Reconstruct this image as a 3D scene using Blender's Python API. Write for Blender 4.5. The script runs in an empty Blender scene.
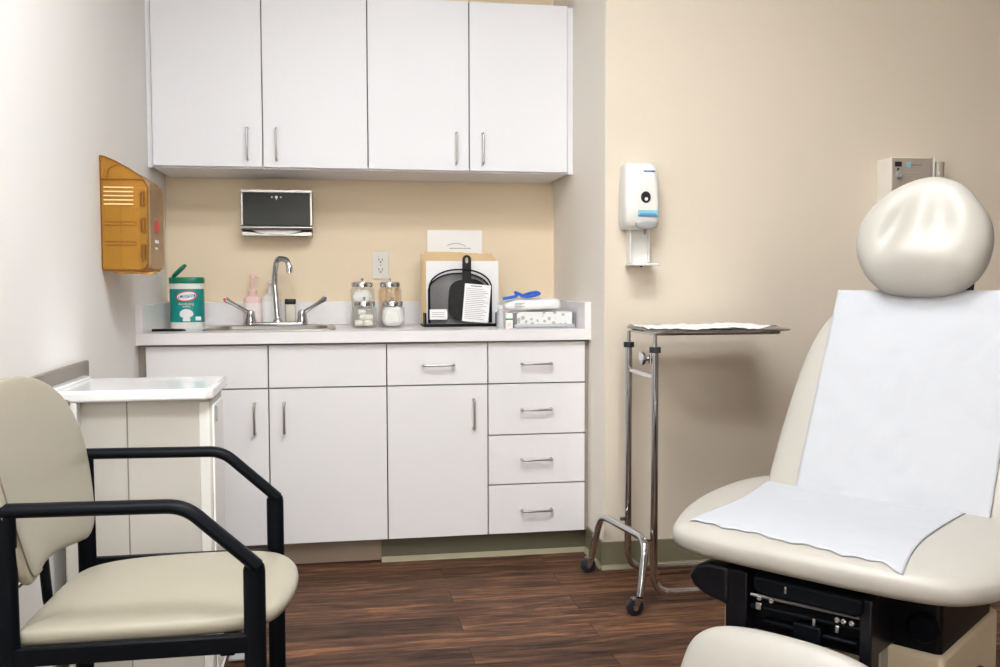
import bpy, bmesh, math, random
from mathutils import Vector, Matrix, noise
from mathutils.bvhtree import BVHTree
random.seed(7)
S = bpy.context.scene
C = S.collection
PI = math.pi
V = Vector

# ------------------------------------------------------------------ materials
def mat(name, col, rough=.5, metal=0, var=.03, vscale=12, bump=0, bscale=150, trans=0, ior=1.45,
        coat=0, emit=None, estr=0, spec=.5, sheen=0, alpha=1, sss=0):
    m = bpy.data.materials.new(name); m.use_nodes = True
    n = m.node_tree.nodes; l = m.node_tree.links; b = n['Principled BSDF']
    b.inputs['Roughness'].default_value = rough
    b.inputs['Metallic'].default_value = metal
    b.inputs['Transmission Weight'].default_value = trans
    b.inputs['IOR'].default_value = ior
    b.inputs['Coat Weight'].default_value = coat
    b.inputs['Specular IOR Level'].default_value = spec
    b.inputs['Sheen Weight'].default_value = sheen
    b.inputs['Alpha'].default_value = alpha
    if sss:
        b.inputs['Subsurface Weight'].default_value = sss
        b.inputs['Subsurface Scale'].default_value = .01
    tc = n.new('ShaderNodeTexCoord')
    nz = n.new('ShaderNodeTexNoise'); nz.inputs['Scale'].default_value = vscale; nz.inputs['Detail'].default_value = 4
    l.new(tc.outputs['Object'], nz.inputs['Vector'])
    mx = n.new('ShaderNodeMix'); mx.data_type = 'RGBA'
    mx.inputs[6].default_value = (*[c * (1 - var) for c in col], 1)
    mx.inputs[7].default_value = (*[min(1, c * (1 + var)) for c in col], 1)
    l.new(nz.outputs['Fac'], mx.inputs[0]); l.new(mx.outputs[2], b.inputs['Base Color'])
    if bump:
        nb = n.new('ShaderNodeTexNoise'); nb.inputs['Scale'].default_value = bscale; nb.inputs['Detail'].default_value = 3
        l.new(tc.outputs['Object'], nb.inputs['Vector'])
        bp = n.new('ShaderNodeBump'); bp.inputs['Strength'].default_value = bump; bp.inputs['Distance'].default_value = .002
        l.new(nb.outputs['Fac'], bp.inputs['Height']); l.new(bp.outputs['Normal'], b.inputs['Normal'])
    if emit:
        b.inputs['Emission Color'].default_value = (*emit, 1); b.inputs['Emission Strength'].default_value = estr
    return m

def glassy(name, col, rough=.03, mix=.8, body=None):
    """thin clear walls: mostly see-through with a glossy skin"""
    m = bpy.data.materials.new(name); m.use_nodes = True
    n = m.node_tree.nodes; l = m.node_tree.links
    for q in list(n):
        if q.type != 'OUTPUT_MATERIAL': n.remove(q)
    out = n['Material Output']
    tr = n.new('ShaderNodeBsdfTransparent'); tr.inputs[0].default_value = (*col, 1)
    pr = n.new('ShaderNodeBsdfPrincipled'); pr.inputs['Base Color'].default_value = (*(body or col), 1); pr.inputs['Roughness'].default_value = rough
    nz = n.new('ShaderNodeTexNoise'); nz.inputs['Scale'].default_value = 30
    rm = n.new('ShaderNodeMapRange'); rm.inputs[3].default_value = 1 - mix - .03; rm.inputs[4].default_value = 1 - mix + .03
    mx = n.new('ShaderNodeMixShader')
    l.new(nz.outputs['Fac'], rm.inputs[0]); l.new(rm.outputs[0], mx.inputs[0])
    l.new(tr.outputs[0], mx.inputs[1]); l.new(pr.outputs[0], mx.inputs[2]); l.new(mx.outputs[0], out.inputs['Surface'])
    return m

M = {}
M['wall_white'] = mat('wall_white_paint', (.84, .82, .79), .75, bump=.12, bscale=300, var=.012, vscale=3)
M['wall_beige'] = mat('wall_beige_paint', (.83, .69, .505), .75, bump=.12, bscale=300, var=.012, vscale=3)
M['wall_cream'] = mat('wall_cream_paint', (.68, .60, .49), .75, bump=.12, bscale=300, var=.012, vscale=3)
M['wall_niche'] = mat('niche_side_lit_paint', (.92, .865, .78), .75, bump=.12, bscale=300, var=.012, vscale=3)  # light falling on the niche side is put into this paler colour
M['wall_dark'] = mat('grey_brown_paint', (.30, .26, .22), .8, bump=.12, bscale=300)  # unseen walls, darkened to cut fill and give the chrome contrast
M['ceiling'] = mat('ceiling_paint', (.80, .79, .77), .9, bump=.3, bscale=80)
M['laminate'] = mat('white_laminate', (.80, .785, .79), .38, var=.012, vscale=2, bump=.03, bscale=400)
M['laminate_up'] = mat('white_laminate_upper', (.80, .80, .83), .38, var=.012, vscale=2, bump=.03, bscale=400)
M['carcass'] = mat('carcass_shaded_laminate', (.30, .26, .22), .6)  # darkened so gaps and fillers between the fronts read as shadow
M['worktop'] = mat('worktop_laminate', (.82, .80, .81), .25, var=.012, vscale=20)
M['toe_wood'] = mat('toe_kick_laminate', (.22, .165, .12), .5, var=.12, vscale=8)
M['vinyl_base'] = mat('olive_vinyl_base', (.20, .18, .115), .35, var=.05)
M['toe_vinyl_shaded'] = mat('shaded_olive_vinyl', (.105, .095, .062), .35, var=.05)  # base vinyl darkened: shade under the cabinets put into the colour
M['vinyl_toe_lit'] = mat('vinyl_base_toe_lit', (.33, .30, .20), .3, var=.05)  # same vinyl lightened: light caught by the lip put into the colour
M['chrome'] = mat('chrome', (.60, .60, .62), .07, 1, var=.02)
M['nickel'] = mat('brushed_nickel', (.50, .48, .45), .28, 1, var=.04)
M['steel'] = mat('stainless_steel', (.40, .385, .365), .34, 1, var=.05, vscale=40)
M['dark_plastic'] = mat('smoked_plastic', (.026, .028, .027), .3, var=.1, spec=.25)
M['black'] = mat('black_satin_metal', (.003, .004, .006), .42, var=.1, spec=.12)
M['black_plastic'] = mat('black_plastic', (.005, .005, .007), .3, var=.15, bump=.1, spec=.3)
M['rubber'] = mat('black_rubber', (.016, .018, .026), .45, var=.1)
M['vinyl'] = mat('cream_vinyl', (.385, .36, .32), .42, var=.02, vscale=4, bump=.05, bscale=500)
M['vinyl_chair'] = mat('sand_vinyl', (.335, .305, .235), .36, var=.02, vscale=4, bump=.06, bscale=500)
M['piping'] = mat('dark_stitching', (.20, .16, .11), .7)
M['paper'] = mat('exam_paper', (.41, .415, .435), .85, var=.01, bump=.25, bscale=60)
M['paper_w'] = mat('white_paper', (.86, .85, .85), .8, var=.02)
M['manila'] = mat('manila_card', (.72, .53, .30), .8, var=.05)
M['shell'] = mat('beige_plastic_shell', (.50, .42, .30), .45, var=.03, bump=.15)
M['wplastic'] = mat('white_plastic', (.80, .79, .75), .28, var=.015)
M['gplastic'] = mat('grey_plastic', (.36, .36, .35), .35, var=.05)
M['cart'] = mat('pale_grey_plastic', (.57, .54, .485), .45, var=.02, vscale=5)
M['cart_top'] = mat('gloss_white_plastic', (.86, .86, .86), .12, var=.01, coat=.4)
M['rail'] = mat('wall_guard_plastic', (.25, .22, .19), .5, var=.04)
M['green'] = mat('green_plastic', (.0, .20, .11), .3, var=.05)
M['teal'] = mat('teal_label', (.0, .27, .24), .35, var=.25, vscale=25)
M['red'] = mat('red_print', (.65, .03, .03), .4)
M['blue'] = mat('blue_print', (.03, .12, .45), .4)
M['orange'] = mat('orange_print', (.85, .35, .05), .4)
M['white_print'] = mat('white_print', (.85, .85, .85), .5)
M['grey_print'] = mat('grey_print', (.22, .22, .23), .6)
M['black_print'] = mat('black_print', (.02, .02, .02), .6)
M['pink'] = mat('pink_soap_plastic', (.88, .60, .57), .25, var=.04)
M['pink_label'] = mat('pale_pink_label', (.86, .74, .73), .4)
M['lotion'] = mat('white_lotion_plastic', (.78, .76, .72), .3, var=.03)
M['cream_liquid'] = mat('cream_bottle', (.58, .54, .44), .25, var=.05)
M['glass'] = glassy('clear_glass', (.985, .985, .975), .03, .90, (.55, .55, .54))
M['acrylic'] = glassy('clear_acrylic', (.90, .90, .92), .05, .72)
M['amber'] = glassy('amber_polycarbonate', (.98, .72, .30), .1, .62, (.58, .35, .06))
M['amber_dark'] = mat('amber_rib', (.20, .08, .01), .25, var=.1)
M['amber_pale'] = mat('pale_amber', (.80, .58, .30), .4)
M['amber_solid'] = mat('amber_edge', (.60, .30, .04), .2, var=.1)
M['clear_grey'] = glassy('frosted_clear_plastic', (.86, .76, .58), .15, .6, (.62, .52, .36))
M['cotton'] = mat('cotton', (.93, .93, .91), .95, var=.04, vscale=60, bump=1, bscale=90, sheen=.3)
M['stick'] = mat('birch_stick', (.78, .50, .24), .6, var=.15, vscale=30)
M['gauze'] = mat('gauze_roll', (.90, .87, .80), .9, var=.05, bump=.6, bscale=120)
M['outlet'] = mat('outlet_plastic', (.72, .68, .62), .35, var=.01)
M['tissue_box'] = None
M['blue_band'] = mat('blue_rubber', (.03, .14, .62), .4, var=.1)
M['label_blue'] = mat('pale_blue_label', (.22, .55, .66), .4, var=.1, vscale=60)
M['diag'] = mat('taupe_housing', (.42, .36, .30), .4, metal=.15, var=.03)
M['diag_side'] = mat('beige_housing', (.80, .75, .68), .45, var=.02)

def floor_mat():
    m = bpy.data.materials.new('dark_walnut_vinyl_plank'); m.use_nodes = True
    n = m.node_tree.nodes; l = m.node_tree.links; b = n['Principled BSDF']
    tc = n.new('ShaderNodeTexCoord')
    mp = n.new('ShaderNodeMapping'); mp.inputs['Location'].default_value = (.31, .02, 0)
    l.new(tc.outputs['Object'], mp.inputs['Vector'])
    br = n.new('ShaderNodeTexBrick')
    br.inputs['Scale'].default_value = 1; br.inputs['Brick Width'].default_value = 1.05; br.inputs['Row Height'].default_value = .125
    br.inputs['Mortar Size'].default_value = .0009; br.inputs['Mortar Smooth'].default_value = .1; br.inputs['Bias'].default_value = 0
    br.inputs['Color1'].default_value = (0, 0, 0, 1); br.inputs['Color2'].default_value = (1, 1, 1, 1); br.inputs['Mortar'].default_value = (.0, .0, .0, 1)
    br.offset = .37
    l.new(mp.outputs[0], br.inputs['Vector'])
    # grain: noise stretched along the boards, shifted board by board
    sc = n.new('ShaderNodeMapping'); sc.inputs['Scale'].default_value = (1.6, 15, 1)
    ad = n.new('ShaderNodeVectorMath'); ad.operation = 'MULTIPLY_ADD'; ad.inputs[1].default_value = (9, 5, 3)
    l.new(br.outputs['Color'], ad.inputs[0]); l.new(tc.outputs['Object'], sc.inputs['Vector']); l.new(sc.outputs[0], ad.inputs[2])
    nz = n.new('ShaderNodeTexNoise'); nz.inputs['Scale'].default_value = 2.6; nz.inputs['Detail'].default_value = 9; nz.inputs['Roughness'].default_value = .66; nz.inputs['Distortion'].default_value = 1.0
    l.new(ad.outputs[0], nz.inputs['Vector'])
    nf = n.new('ShaderNodeTexNoise'); nf.inputs['Scale'].default_value = 14; nf.inputs['Detail'].default_value = 6; nf.inputs['Roughness'].default_value = .7
    l.new(ad.outputs[0], nf.inputs['Vector'])
    a1 = n.new('ShaderNodeMath'); a1.operation = 'MULTIPLY_ADD'; a1.inputs[1].default_value = .24
    l.new(nf.outputs['Fac'], a1.inputs[0]); l.new(nz.outputs['Fac'], a1.inputs[2])
    a2 = n.new('ShaderNodeMath'); a2.operation = 'MULTIPLY_ADD'; a2.inputs[1].default_value = .15
    l.new(br.outputs['Color'], a2.inputs[0]); l.new(a1.outputs[0], a2.inputs[2])
    cr = n.new('ShaderNodeValToRGB'); e = cr.color_ramp.elements
    e[0].position = .39; e[0].color = (.012, .006, .004, 1); e[1].position = .92; e[1].color = (.30, .140, .066, 1)
    for p, c in ((.53, (.034, .017, .011, 1)), (.64, (.070, .034, .021, 1)), (.77, (.135, .066, .037, 1))):
        x = e.new(p); x.color = c
    l.new(a2.outputs[0], cr.inputs[0])
    mx = n.new('ShaderNodeMix'); mx.data_type = 'RGBA'; mx.inputs[7].default_value = (.01, .006, .004, 1)
    l.new(br.outputs['Fac'], mx.inputs[0]); l.new(cr.outputs[0], mx.inputs[6]); l.new(mx.outputs[2], b.inputs['Base Color'])
    b.inputs['Roughness'].default_value = .46; b.inputs['Specular IOR Level'].default_value = .09
    bp = n.new('ShaderNodeBump'); bp.inputs['Strength'].default_value = .12; bp.inputs['Distance'].default_value = .002
    l.new(a1.outputs[0], bp.inputs['Height']); l.new(bp.outputs[0], b.inputs['Normal'])
    return m
M['floor'] = floor_mat()

def tissue_mat():
    m = bpy.data.materials.new('floral_printed_card'); m.use_nodes = True
    n = m.node_tree.nodes; l = m.node_tree.links; b = n['Principled BSDF']
    tc = n.new('ShaderNodeTexCoord'); vo = n.new('ShaderNodeTexVoronoi'); vo.inputs['Scale'].default_value = 42
    nz = n.new('ShaderNodeTexNoise'); nz.inputs['Scale'].default_value = 60
    l.new(tc.outputs['Object'], vo.inputs['Vector']); l.new(tc.outputs['Object'], nz.inputs['Vector'])
    a = n.new('ShaderNodeMath'); a.operation = 'MULTIPLY_ADD'; a.inputs[1].default_value = .5
    l.new(nz.outputs['Fac'], a.inputs[0]); l.new(vo.outputs['Distance'], a.inputs[2])
    cr = n.new('ShaderNodeValToRGB'); e = cr.color_ramp.elements
    e[0].position = .5; e[0].color = (.40, .39, .36, 1); e[1].position = .62; e[1].color = (.74, .74, .72, 1)
    l.new(a.outputs[0], cr.inputs[0]); l.new(cr.outputs[0], b.inputs['Base Color']); b.inputs['Roughness'].default_value = .5
    return m
M['tissue_box'] = tissue_mat()

def mesh_mat():
    """black woven wire mesh: open cells between wires"""
    m = bpy.data.materials.new('black_wire_mesh'); m.use_nodes = True
    n = m.node_tree.nodes; l = m.node_tree.links; b = n['Principled BSDF']; out = n['Material Output']
    b.inputs['Base Color'].default_value = (.012, .012, .013, 1); b.inputs['Roughness'].default_value = .4
    tc = n.new('ShaderNodeTexCoord'); sx = n.new('ShaderNodeSeparateXYZ'); l.new(tc.outputs['Object'], sx.inputs[0])
    outs = []
    for ax in (0, 2):
        k = n.new('ShaderNodeMath'); k.operation = 'MULTIPLY'; k.inputs[1].default_value = 500
        f = n.new('ShaderNodeMath'); f.operation = 'FRACT'
        g = n.new('ShaderNodeMath'); g.operation = 'LESS_THAN'; g.inputs[1].default_value = .14
        l.new(sx.outputs[ax], k.inputs[0]); l.new(k.outputs[0], f.inputs[0]); l.new(f.outputs[0], g.inputs[0]); outs.append(g)
    mxm = n.new('ShaderNodeMath'); mxm.operation = 'MAXIMUM'
    l.new(outs[0].outputs[0], mxm.inputs[0]); l.new(outs[1].outputs[0], mxm.inputs[1])
    tr = n.new('ShaderNodeBsdfTransparent'); ms = n.new('ShaderNodeMixShader')
    l.new(mxm.outputs[0], ms.inputs[0]); l.new(tr.outputs[0], ms.inputs[1]); l.new(b.outputs[0], ms.inputs[2]); l.new(ms.outputs[0], out.inputs['Surface'])
    return m
M['mesh'] = mesh_mat()

# ------------------------------------------------------------------ helpers
def BM(): return bmesh.new()
ROOT = {}
def obj(name, bm, m, parent=None, smooth=True, angle=40, bevel=0, seg=2, label=None, sub=0):
    """link a bmesh (given in world coordinates) as one mesh object under its thing"""
    bmesh.ops.recalc_face_normals(bm, faces=bm.faces)
    if parent is not None and parent.name in ROOT:
        bm.transform(ROOT[parent.name])
    me = bpy.data.meshes.new(name); bm.to_mesh(me); bm.free()
    o = bpy.data.objects.new(name, me); C.objects.link(o)
    me.materials.append(M[m] if isinstance(m, str) else m)
    if smooth:
        me.shade_smooth()
        me.set_sharp_from_angle(angle=math.radians(angle))
    if bevel:
        b = o.modifiers.new('bevel', 'BEVEL'); b.width = bevel; b.segments = seg; b.limit_method = 'ANGLE'; b.angle_limit = math.radians(35)
        b.harden_normals = False
    if sub:
        s = o.modifiers.new('sub', 'SUBSURF'); s.levels = sub; s.render_levels = sub
    if parent is not None:
        o.parent = parent
        if parent.name in ROOT: ROOT[o.name] = ROOT[parent.name]
    if label: o['label'] = label
    return o
def thing(name, label, cat, loc=(0, 0, 0), group=None):
    o = bpy.data.objects.new(name, None); C.objects.link(o); o.location = loc; o.empty_display_size = .05
    o['label'] = label; o['category'] = cat
    if group: o['group'] = group
    ROOT[o.name] = Matrix.Translation(-Vector(loc))
    return o
def tag(o, label, cat, group=None, kind=None):
    o['label'] = label; o['category'] = cat
    if group: o['group'] = group
    if kind: o['kind'] = kind
    return o
def struct(name, bm, m, label=None, **k):
    o = obj(name, bm, m, **k); o['kind'] = 'structure'
    if label: o['label'] = label
    return o
def bx(bm, x0, x1, y0, y1, z0, z1, mtx=None):
    vs = [bm.verts.new((x, y, z)) for x in (x0, x1) for y in (y0, y1) for z in (z0, z1)]
    for f in ((0, 1, 3, 2), (4, 6, 7, 5), (0, 4, 5, 1), (2, 3, 7, 6), (0, 2, 6, 4), (1, 5, 7, 3)):
        bm.faces.new([vs[i] for i in f])
    if mtx is not None:
        for v in vs: v.co = mtx @ v.co
    return bm
def fillet(pts, r, n=6):
    pts = [V(p) for p in pts]; out = [pts[0]]
    for i in range(1, len(pts) - 1):
        a, b, c = pts[i - 1], pts[i], pts[i + 1]
        rr = r[i - 1] if isinstance(r, (list, tuple)) else r
        d1 = (a - b); d2 = (c - b); k = min(rr, d1.length * .49, d2.length * .49)
        p, q = b + d1.normalized() * k, b + d2.normalized() * k
        for j in range(n + 1):
            t = j / n; out.append(p * (1 - t) ** 2 + b * 2 * t * (1 - t) + q * t * t)
    out.append(pts[-1]); return out
def tube(bm, pts, r, seg=12, up=None, r2=None, caps=True, closed=False):
    """sweep an ellipse (r in the bend plane, r2 across it) along pts; radii may be lists"""
    pts = [V(p) for p in pts]; N = len(pts); rings = []
    prev = None
    for i, p in enumerate(pts):
        if closed: t = (pts[(i + 1) % N] - pts[i - 1]).normalized()
        else:
            t = V((0, 0, 0))
            if i > 0: t += (p - pts[i - 1]).normalized()
            if i < N - 1: t += (pts[i + 1] - p).normalized()
            t.normalize()
        if up is not None: s = V(up)
        elif prev is None: s = t.orthogonal()
        else: s = prev
        s = (s - t * s.dot(t)).normalized(); prev = s
        q = t.cross(s)
        ra = r[i] if isinstance(r, (list, tuple)) else r
        rb = ra if r2 is None else r2
        rings.append([bm.verts.new(p + q * ra * math.cos(2 * PI * k / seg) + s * rb * math.sin(2 * PI * k / seg)) for k in range(seg)])
    for i in range(N if closed else N - 1):
        A, B = rings[i], rings[(i + 1) % N]
        for k in range(seg): bm.faces.new((A[k], A[(k + 1) % seg], B[(k + 1) % seg], B[k]))
    if caps and not closed:
        bm.faces.new(rings[0][::-1]); bm.faces.new(rings[-1])
    return bm
def lathe(bm, prof, loc, seg=24, axis='Z', sx=1, sy=1):
    rings = []; L = V(loc)
    for r, h in prof:
        ring = []
        for k in range(seg):
            a = 2 * PI * k / seg; c = (r * math.cos(a) * sx, r * math.sin(a) * sy, h)
            if axis == 'X': c = (h, c[0], c[1])
            if axis == 'Y': c = (c[0], h, c[1])
            ring.append(bm.verts.new(L + V(c)))
        rings.append(ring)
    for i in range(len(rings) - 1):
        for k in range(seg): bm.faces.new((rings[i][k], rings[i][(k + 1) % seg], rings[i + 1][(k + 1) % seg], rings[i + 1][k]))
    if prof[0][0] > 1e-6: bm.faces.new(rings[0][::-1])
    if prof[-1][0] > 1e-6: bm.faces.new(rings[-1])
    bmesh.ops.remove_doubles(bm, verts=bm.verts, dist=1e-6)
    return bm
def prism(bm, poly, a, b, axis='Y'):
    """extrude a 2-D polygon from a to b along an axis"""
    def P(u, w, t): return {'Y': (u, t, w), 'X': (t, u, w), 'Z': (u, w, t)}[axis]
    A = [bm.verts.new(P(u, w, a)) for u, w in poly]; B = [bm.verts.new(P(u, w, b)) for u, w in poly]
    n = len(poly); bm.faces.new(A[::-1]); bm.faces.new(B)
    for i in range(n): bm.faces.new((A[i], A[(i + 1) % n], B[(i + 1) % n], B[i]))
    return bm
def rrect(x0, x1, y0, y1, r, n=5):
    out = []
    for cx, cy, a0 in ((x1 - r, y0 + r, -90), (x1 - r, y1 - r, 0), (x0 + r, y1 - r, 90), (x0 + r, y0 + r, 180)):
        for k in range(n + 1):
            a = math.radians(a0 + 90 * k / n); out.append((cx + r * math.cos(a), cy + r * math.sin(a)))
    return out
def smooth_loop(pts, it=3):
    for _ in range(it):
        q = []
        for i in range(len(pts)):
            a, b = pts[i], pts[(i + 1) % len(pts)]
            q.append((a[0] * .75 + b[0] * .25, a[1] * .75 + b[1] * .25)); q.append((a[0] * .25 + b[0] * .75, a[1] * .25 + b[1] * .75))
        pts = q
    return pts
def pad(bm, outline, th, frame, n=3.0, rings=16, dish=None, centre=None):
    """cushion: closed outline in the (u, w) plane of frame, superelliptic edge of thickness th"""
    O_, U_, W_, N_ = frame
    c = centre or (sum(p[0] for p in outline) / len(outline), sum(p[1] for p in outline) / len(outline))
    def pt(u, w, d, top):
        if dish and top: d = d + dish(u, w, d)
        return O_ + U_ * u + W_ * w + N_ * d
    tp = bm.verts.new(pt(c[0], c[1], th / 2, True)); last = None; rr = []
    for j in range(1, 2 * rings):
        a = PI * j / (2 * rings)
        t = abs(math.sin(a)) ** (2 / n); z = math.copysign(abs(math.cos(a)) ** (2 / n), math.cos(a)) * th / 2
        rr.append([bm.verts.new(pt(c[0] + (p[0] - c[0]) * t, c[1] + (p[1] - c[1]) * t, z, z > 0)) for p in outline])
    bt = bm.verts.new(pt(c[0], c[1], -th / 2, False)); m = len(outline)
    for k in range(m):
        bm.faces.new((tp, rr[0][k], rr[0][(k + 1) % m])); bm.faces.new((bt, rr[-1][(k + 1) % m], rr[-1][k]))
    for i in range(len(rr) - 1):
        for k in range(m): bm.faces.new((rr[i][k], rr[i + 1][k], rr[i + 1][(k + 1) % m], rr[i][(k + 1) % m]))
    return bm
def text_bm(s, size, origin, ux, uz, depth=.0004, align='CENTER', bold=0):
    cu = bpy.data.curves.new('t', 'FONT'); cu.body = s; cu.size = size; cu.align_x = align; cu.align_y = 'CENTER'; cu.extrude = depth; cu.offset = bold
    o = bpy.data.objects.new('t', cu); C.objects.link(o)
    dg = bpy.context.evaluated_depsgraph_get(); me = bpy.data.meshes.new_from_object(o.evaluated_get(dg))
    bm = BM(); bm.from_mesh(me); bpy.data.objects.remove(o); bpy.data.meshes.remove(me); bpy.data.curves.remove(cu)
    ux, uz = V(ux).normalized(), V(uz).normalized(); n = ux.cross(uz)
    mt = Matrix((( ux.x, uz.x, n.x, origin[0]), (ux.y, uz.y, n.y, origin[1]), (ux.z, uz.z, n.z, origin[2]), (0, 0, 0, 1)))
    bm.transform(mt); return bm
def copy_tree(o, parent=None):
    c = o.copy(); C.objects.link(c)
    if parent: c.parent = parent
    for ch in list(o.children): copy_tree(ch, c)
    return c

# ------------------------------------------------------------------ dimensions of the room (metres)
XL, XR = -.705, .9335          # niche side walls
YB = 4.063                     # niche back wall
YM = 3.243                     # main wall right of the niche
YF = 3.428                     # worktop front edge
YC = 3.453                     # face of the base cabinet doors
YU = 3.704                     # face of the wall cabinet doors
XE, YR, ZC = 3.3, -2.8, 2.62   # right wall, rear wall, ceiling

struct('floor', bx(BM(), XL - .1, XE + .1, YR - .1, YB + .1, -.05, 0), 'floor', 'dark walnut plank floor')
struct('ceiling', bx(BM(), XL - .1, XE + .1, YR - .1, YB + .1, ZC, ZC + .05), 'ceiling')
struct('wall_left', bx(BM(), XL - .1, XL, YR - .1, YB, 0, ZC), 'wall_white')
struct('wall_back', bx(BM(), XL - .1, XR + .02, YB, YB + .1, 0, ZC), 'wall_beige')
struct('wall_niche', bx(BM(), XR, XR + .004, YM + .004, YB, 0, ZC), 'wall_niche', 'side wall of the cabinet niche, colour lightened as if lit')
b = prism(BM(), [(XR + .004, YB + .1), (XR + .004, YM + .004), (XR + .001, YM + .004), (XR + .002, YM + .001), (XR + .006, YM), (XE + .1, YM), (XE + .1, YB + .1)], 0, ZC, 'Z')
struct('wall_right', b, 'wall_cream', 'beige wall to the right of the cabinet niche')
struct('wall_side', bx(BM(), XE, XE + .1, YR - .1, YM, 0, ZC), 'wall_dark')
struct('wall_rear', bx(BM(), XL - .1, XE + .1, YR - .1, YR, 0, ZC), 'wall_dark')

def base_profile(t=.006, hgt=.1, toe=.014):
    return [(0, 0), (toe, 0), (toe, .003), (t + .002, .012), (t, .02), (t, hgt - .002), (t - .002, hgt), (0, hgt)]
def baseboard(name, p0, p1, nrm, parts=True):
    """cove base: profile swept from p0 to p1, nrm points into the room"""
    for nm, poly, mm in ((name, [(0, .014), (.006, .014), (.006, .098), (.004, .1), (0, .1)], 'vinyl_base'),
                         (None, [(0, 0), (.018, 0), (.018, .003), (.010, .008), (.007, .016), (0, .016)], 'vinyl_toe_lit')):
        bm = BM(); A = []; B = []
        for q, z in poly:
            A.append(bm.verts.new((p0[0] + nrm[0] * q, p0[1] + nrm[1] * q, z))); B.append(bm.verts.new((p1[0] + nrm[0] * q, p1[1] + nrm[1] * q, z)))
        n = len(poly); bm.faces.new(A); bm.faces.new(B[::-1])
        for i in range(n): bm.faces.new((A[i], B[i], B[(i + 1) % n], A[(i + 1) % n]))
        if nm: root = struct(nm, bm, mm)
        else: obj('base_toe', bm, mm, root)
baseboard('baseboard_right', (XR - .012, YM), (XE, YM), (0, -1))
baseboard('baseboard_return', (XR, YM - .004), (XR, 3.485), (-1, 0))
baseboard('baseboard_left', (XL, YR), (XL, YC), (1, 0))
struct('trim_1', bx(BM(), XL, XL + .012, YR, 2.765, .777, .826), 'rail', 'taupe wall guard strip on left wall', bevel=.003)

# ceiling lights (above the frame): first placed by a shadow, others added for brightness
def troffer(x, y, sx, sy, power, where, col=(.95, .975, 1)):
    t = thing('ceiling_light', where, 'light', (x, y, ZC), 'ceiling lights')
    bm = BM()
    for a0, a1, c0, c1 in ((-sx, sx, -sy, -sy + .03), (-sx, sx, sy - .03, sy), (-sx, -sx + .03, -sy + .03, sy - .03), (sx - .03, sx, -sy + .03, sy - .03)):
        bx(bm, x + a0, x + a1, y + c0, y + c1, ZC - .03, ZC)
    obj('frame', bm, 'wplastic', t)
    obj('diffuser', bx(BM(), x - sx + .03, x + sx - .03, y - sy + .03, y + sy - .03, ZC - .012, ZC - .004), 'wplastic', t)
    L = bpy.data.lights.new('ceiling_lamp', 'AREA'); L.shape = 'RECTANGLE'; L.size = 2 * sx - .08; L.size_y = 2 * sy - .08
    L.energy = power; L.color = col
    o = bpy.data.objects.new('ceiling_lamp', L); C.objects.link(o); o.location = (x, y, ZC - .035)
troffer(.58, 1.8, .5, .26, 23, 'ceiling troffer over the middle of the room')
troffer(-.2, .95, .45, .3, 27, 'unseen ceiling light added between the other two')
troffer(.25, -1.6, .6, .3, 20, 'unseen ceiling light added nearest the rear wall')
# unseen window added in the rear wall, with an area lamp for fill
bm = BM(); wx0, wx1, wz0, wz1 = -.6, 1.2, .9, 2.3
for a in ((wx0, wx0 + .06, wz0, wz1), (wx1 - .06, wx1, wz0, wz1), (wx0, wx1, wz0, wz0 + .06), (wx0, wx1, wz1 - .06, wz1), (.27, .33, wz0, wz1)):
    bx(bm, a[0], a[1], YR, YR + .04, a[2], a[3])
wf = struct('added_window_1', bm, 'wplastic', smooth=False)
obj('added_pane', bx(BM(), wx0 + .06, wx1 - .06, YR + .005, YR + .012, wz0 + .06, wz1 - .06), 'glass', wf)
L = bpy.data.lights.new('added_fill_light', 'AREA'); L.shape = 'RECTANGLE'; L.size = 1.6; L.size_y = 1.25; L.energy = 150; L.color = (.95, .98, 1)
o = bpy.data.objects.new('added_fill_light', L); C.objects.link(o); o.location = (.3, YR + .06, 1.6); o.rotation_euler = (PI / 2, 0, PI)


# ------------------------------------------------------------------ cabinets
def bar_handle(parent, c, length, vertical, yf, sag=0):
    """bow handle on a face at yf, sticking out toward the viewer"""
    x, z = c; h = length / 2; out = .027
    if vertical: pts = [(x, yf, z - h), (x, yf - out, z - h), (x, yf - out, z + h), (x, yf, z + h)]
    else: pts = [(x - h, yf, z), (x - h, yf - out, z), (x + h, yf - out, z), (x + h, yf, z)]
    bm = tube(BM(), fillet(pts, .008, 4), .0045, 10)
    for p in (pts[0], pts[-1]): lathe(bm, [(.0, -.003), (.006, -.003), (.006, 0), (0, 0)], p, 12, 'Y')
    return obj('handle', bm, 'nickel', parent, label='brushed metal bow handle')
def front(parent, kind, x0, x1, z0, z1, y, m, handle=None):
    d = obj(kind, bx(BM(), x0 + .0022, x1 - .0022, y, y + .018, z0 + .002, z1 - .002), m, parent, bevel=.0012, seg=2)
    if handle: bar_handle(d, handle[:2], handle[2], handle[3], y)
    return d
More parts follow.
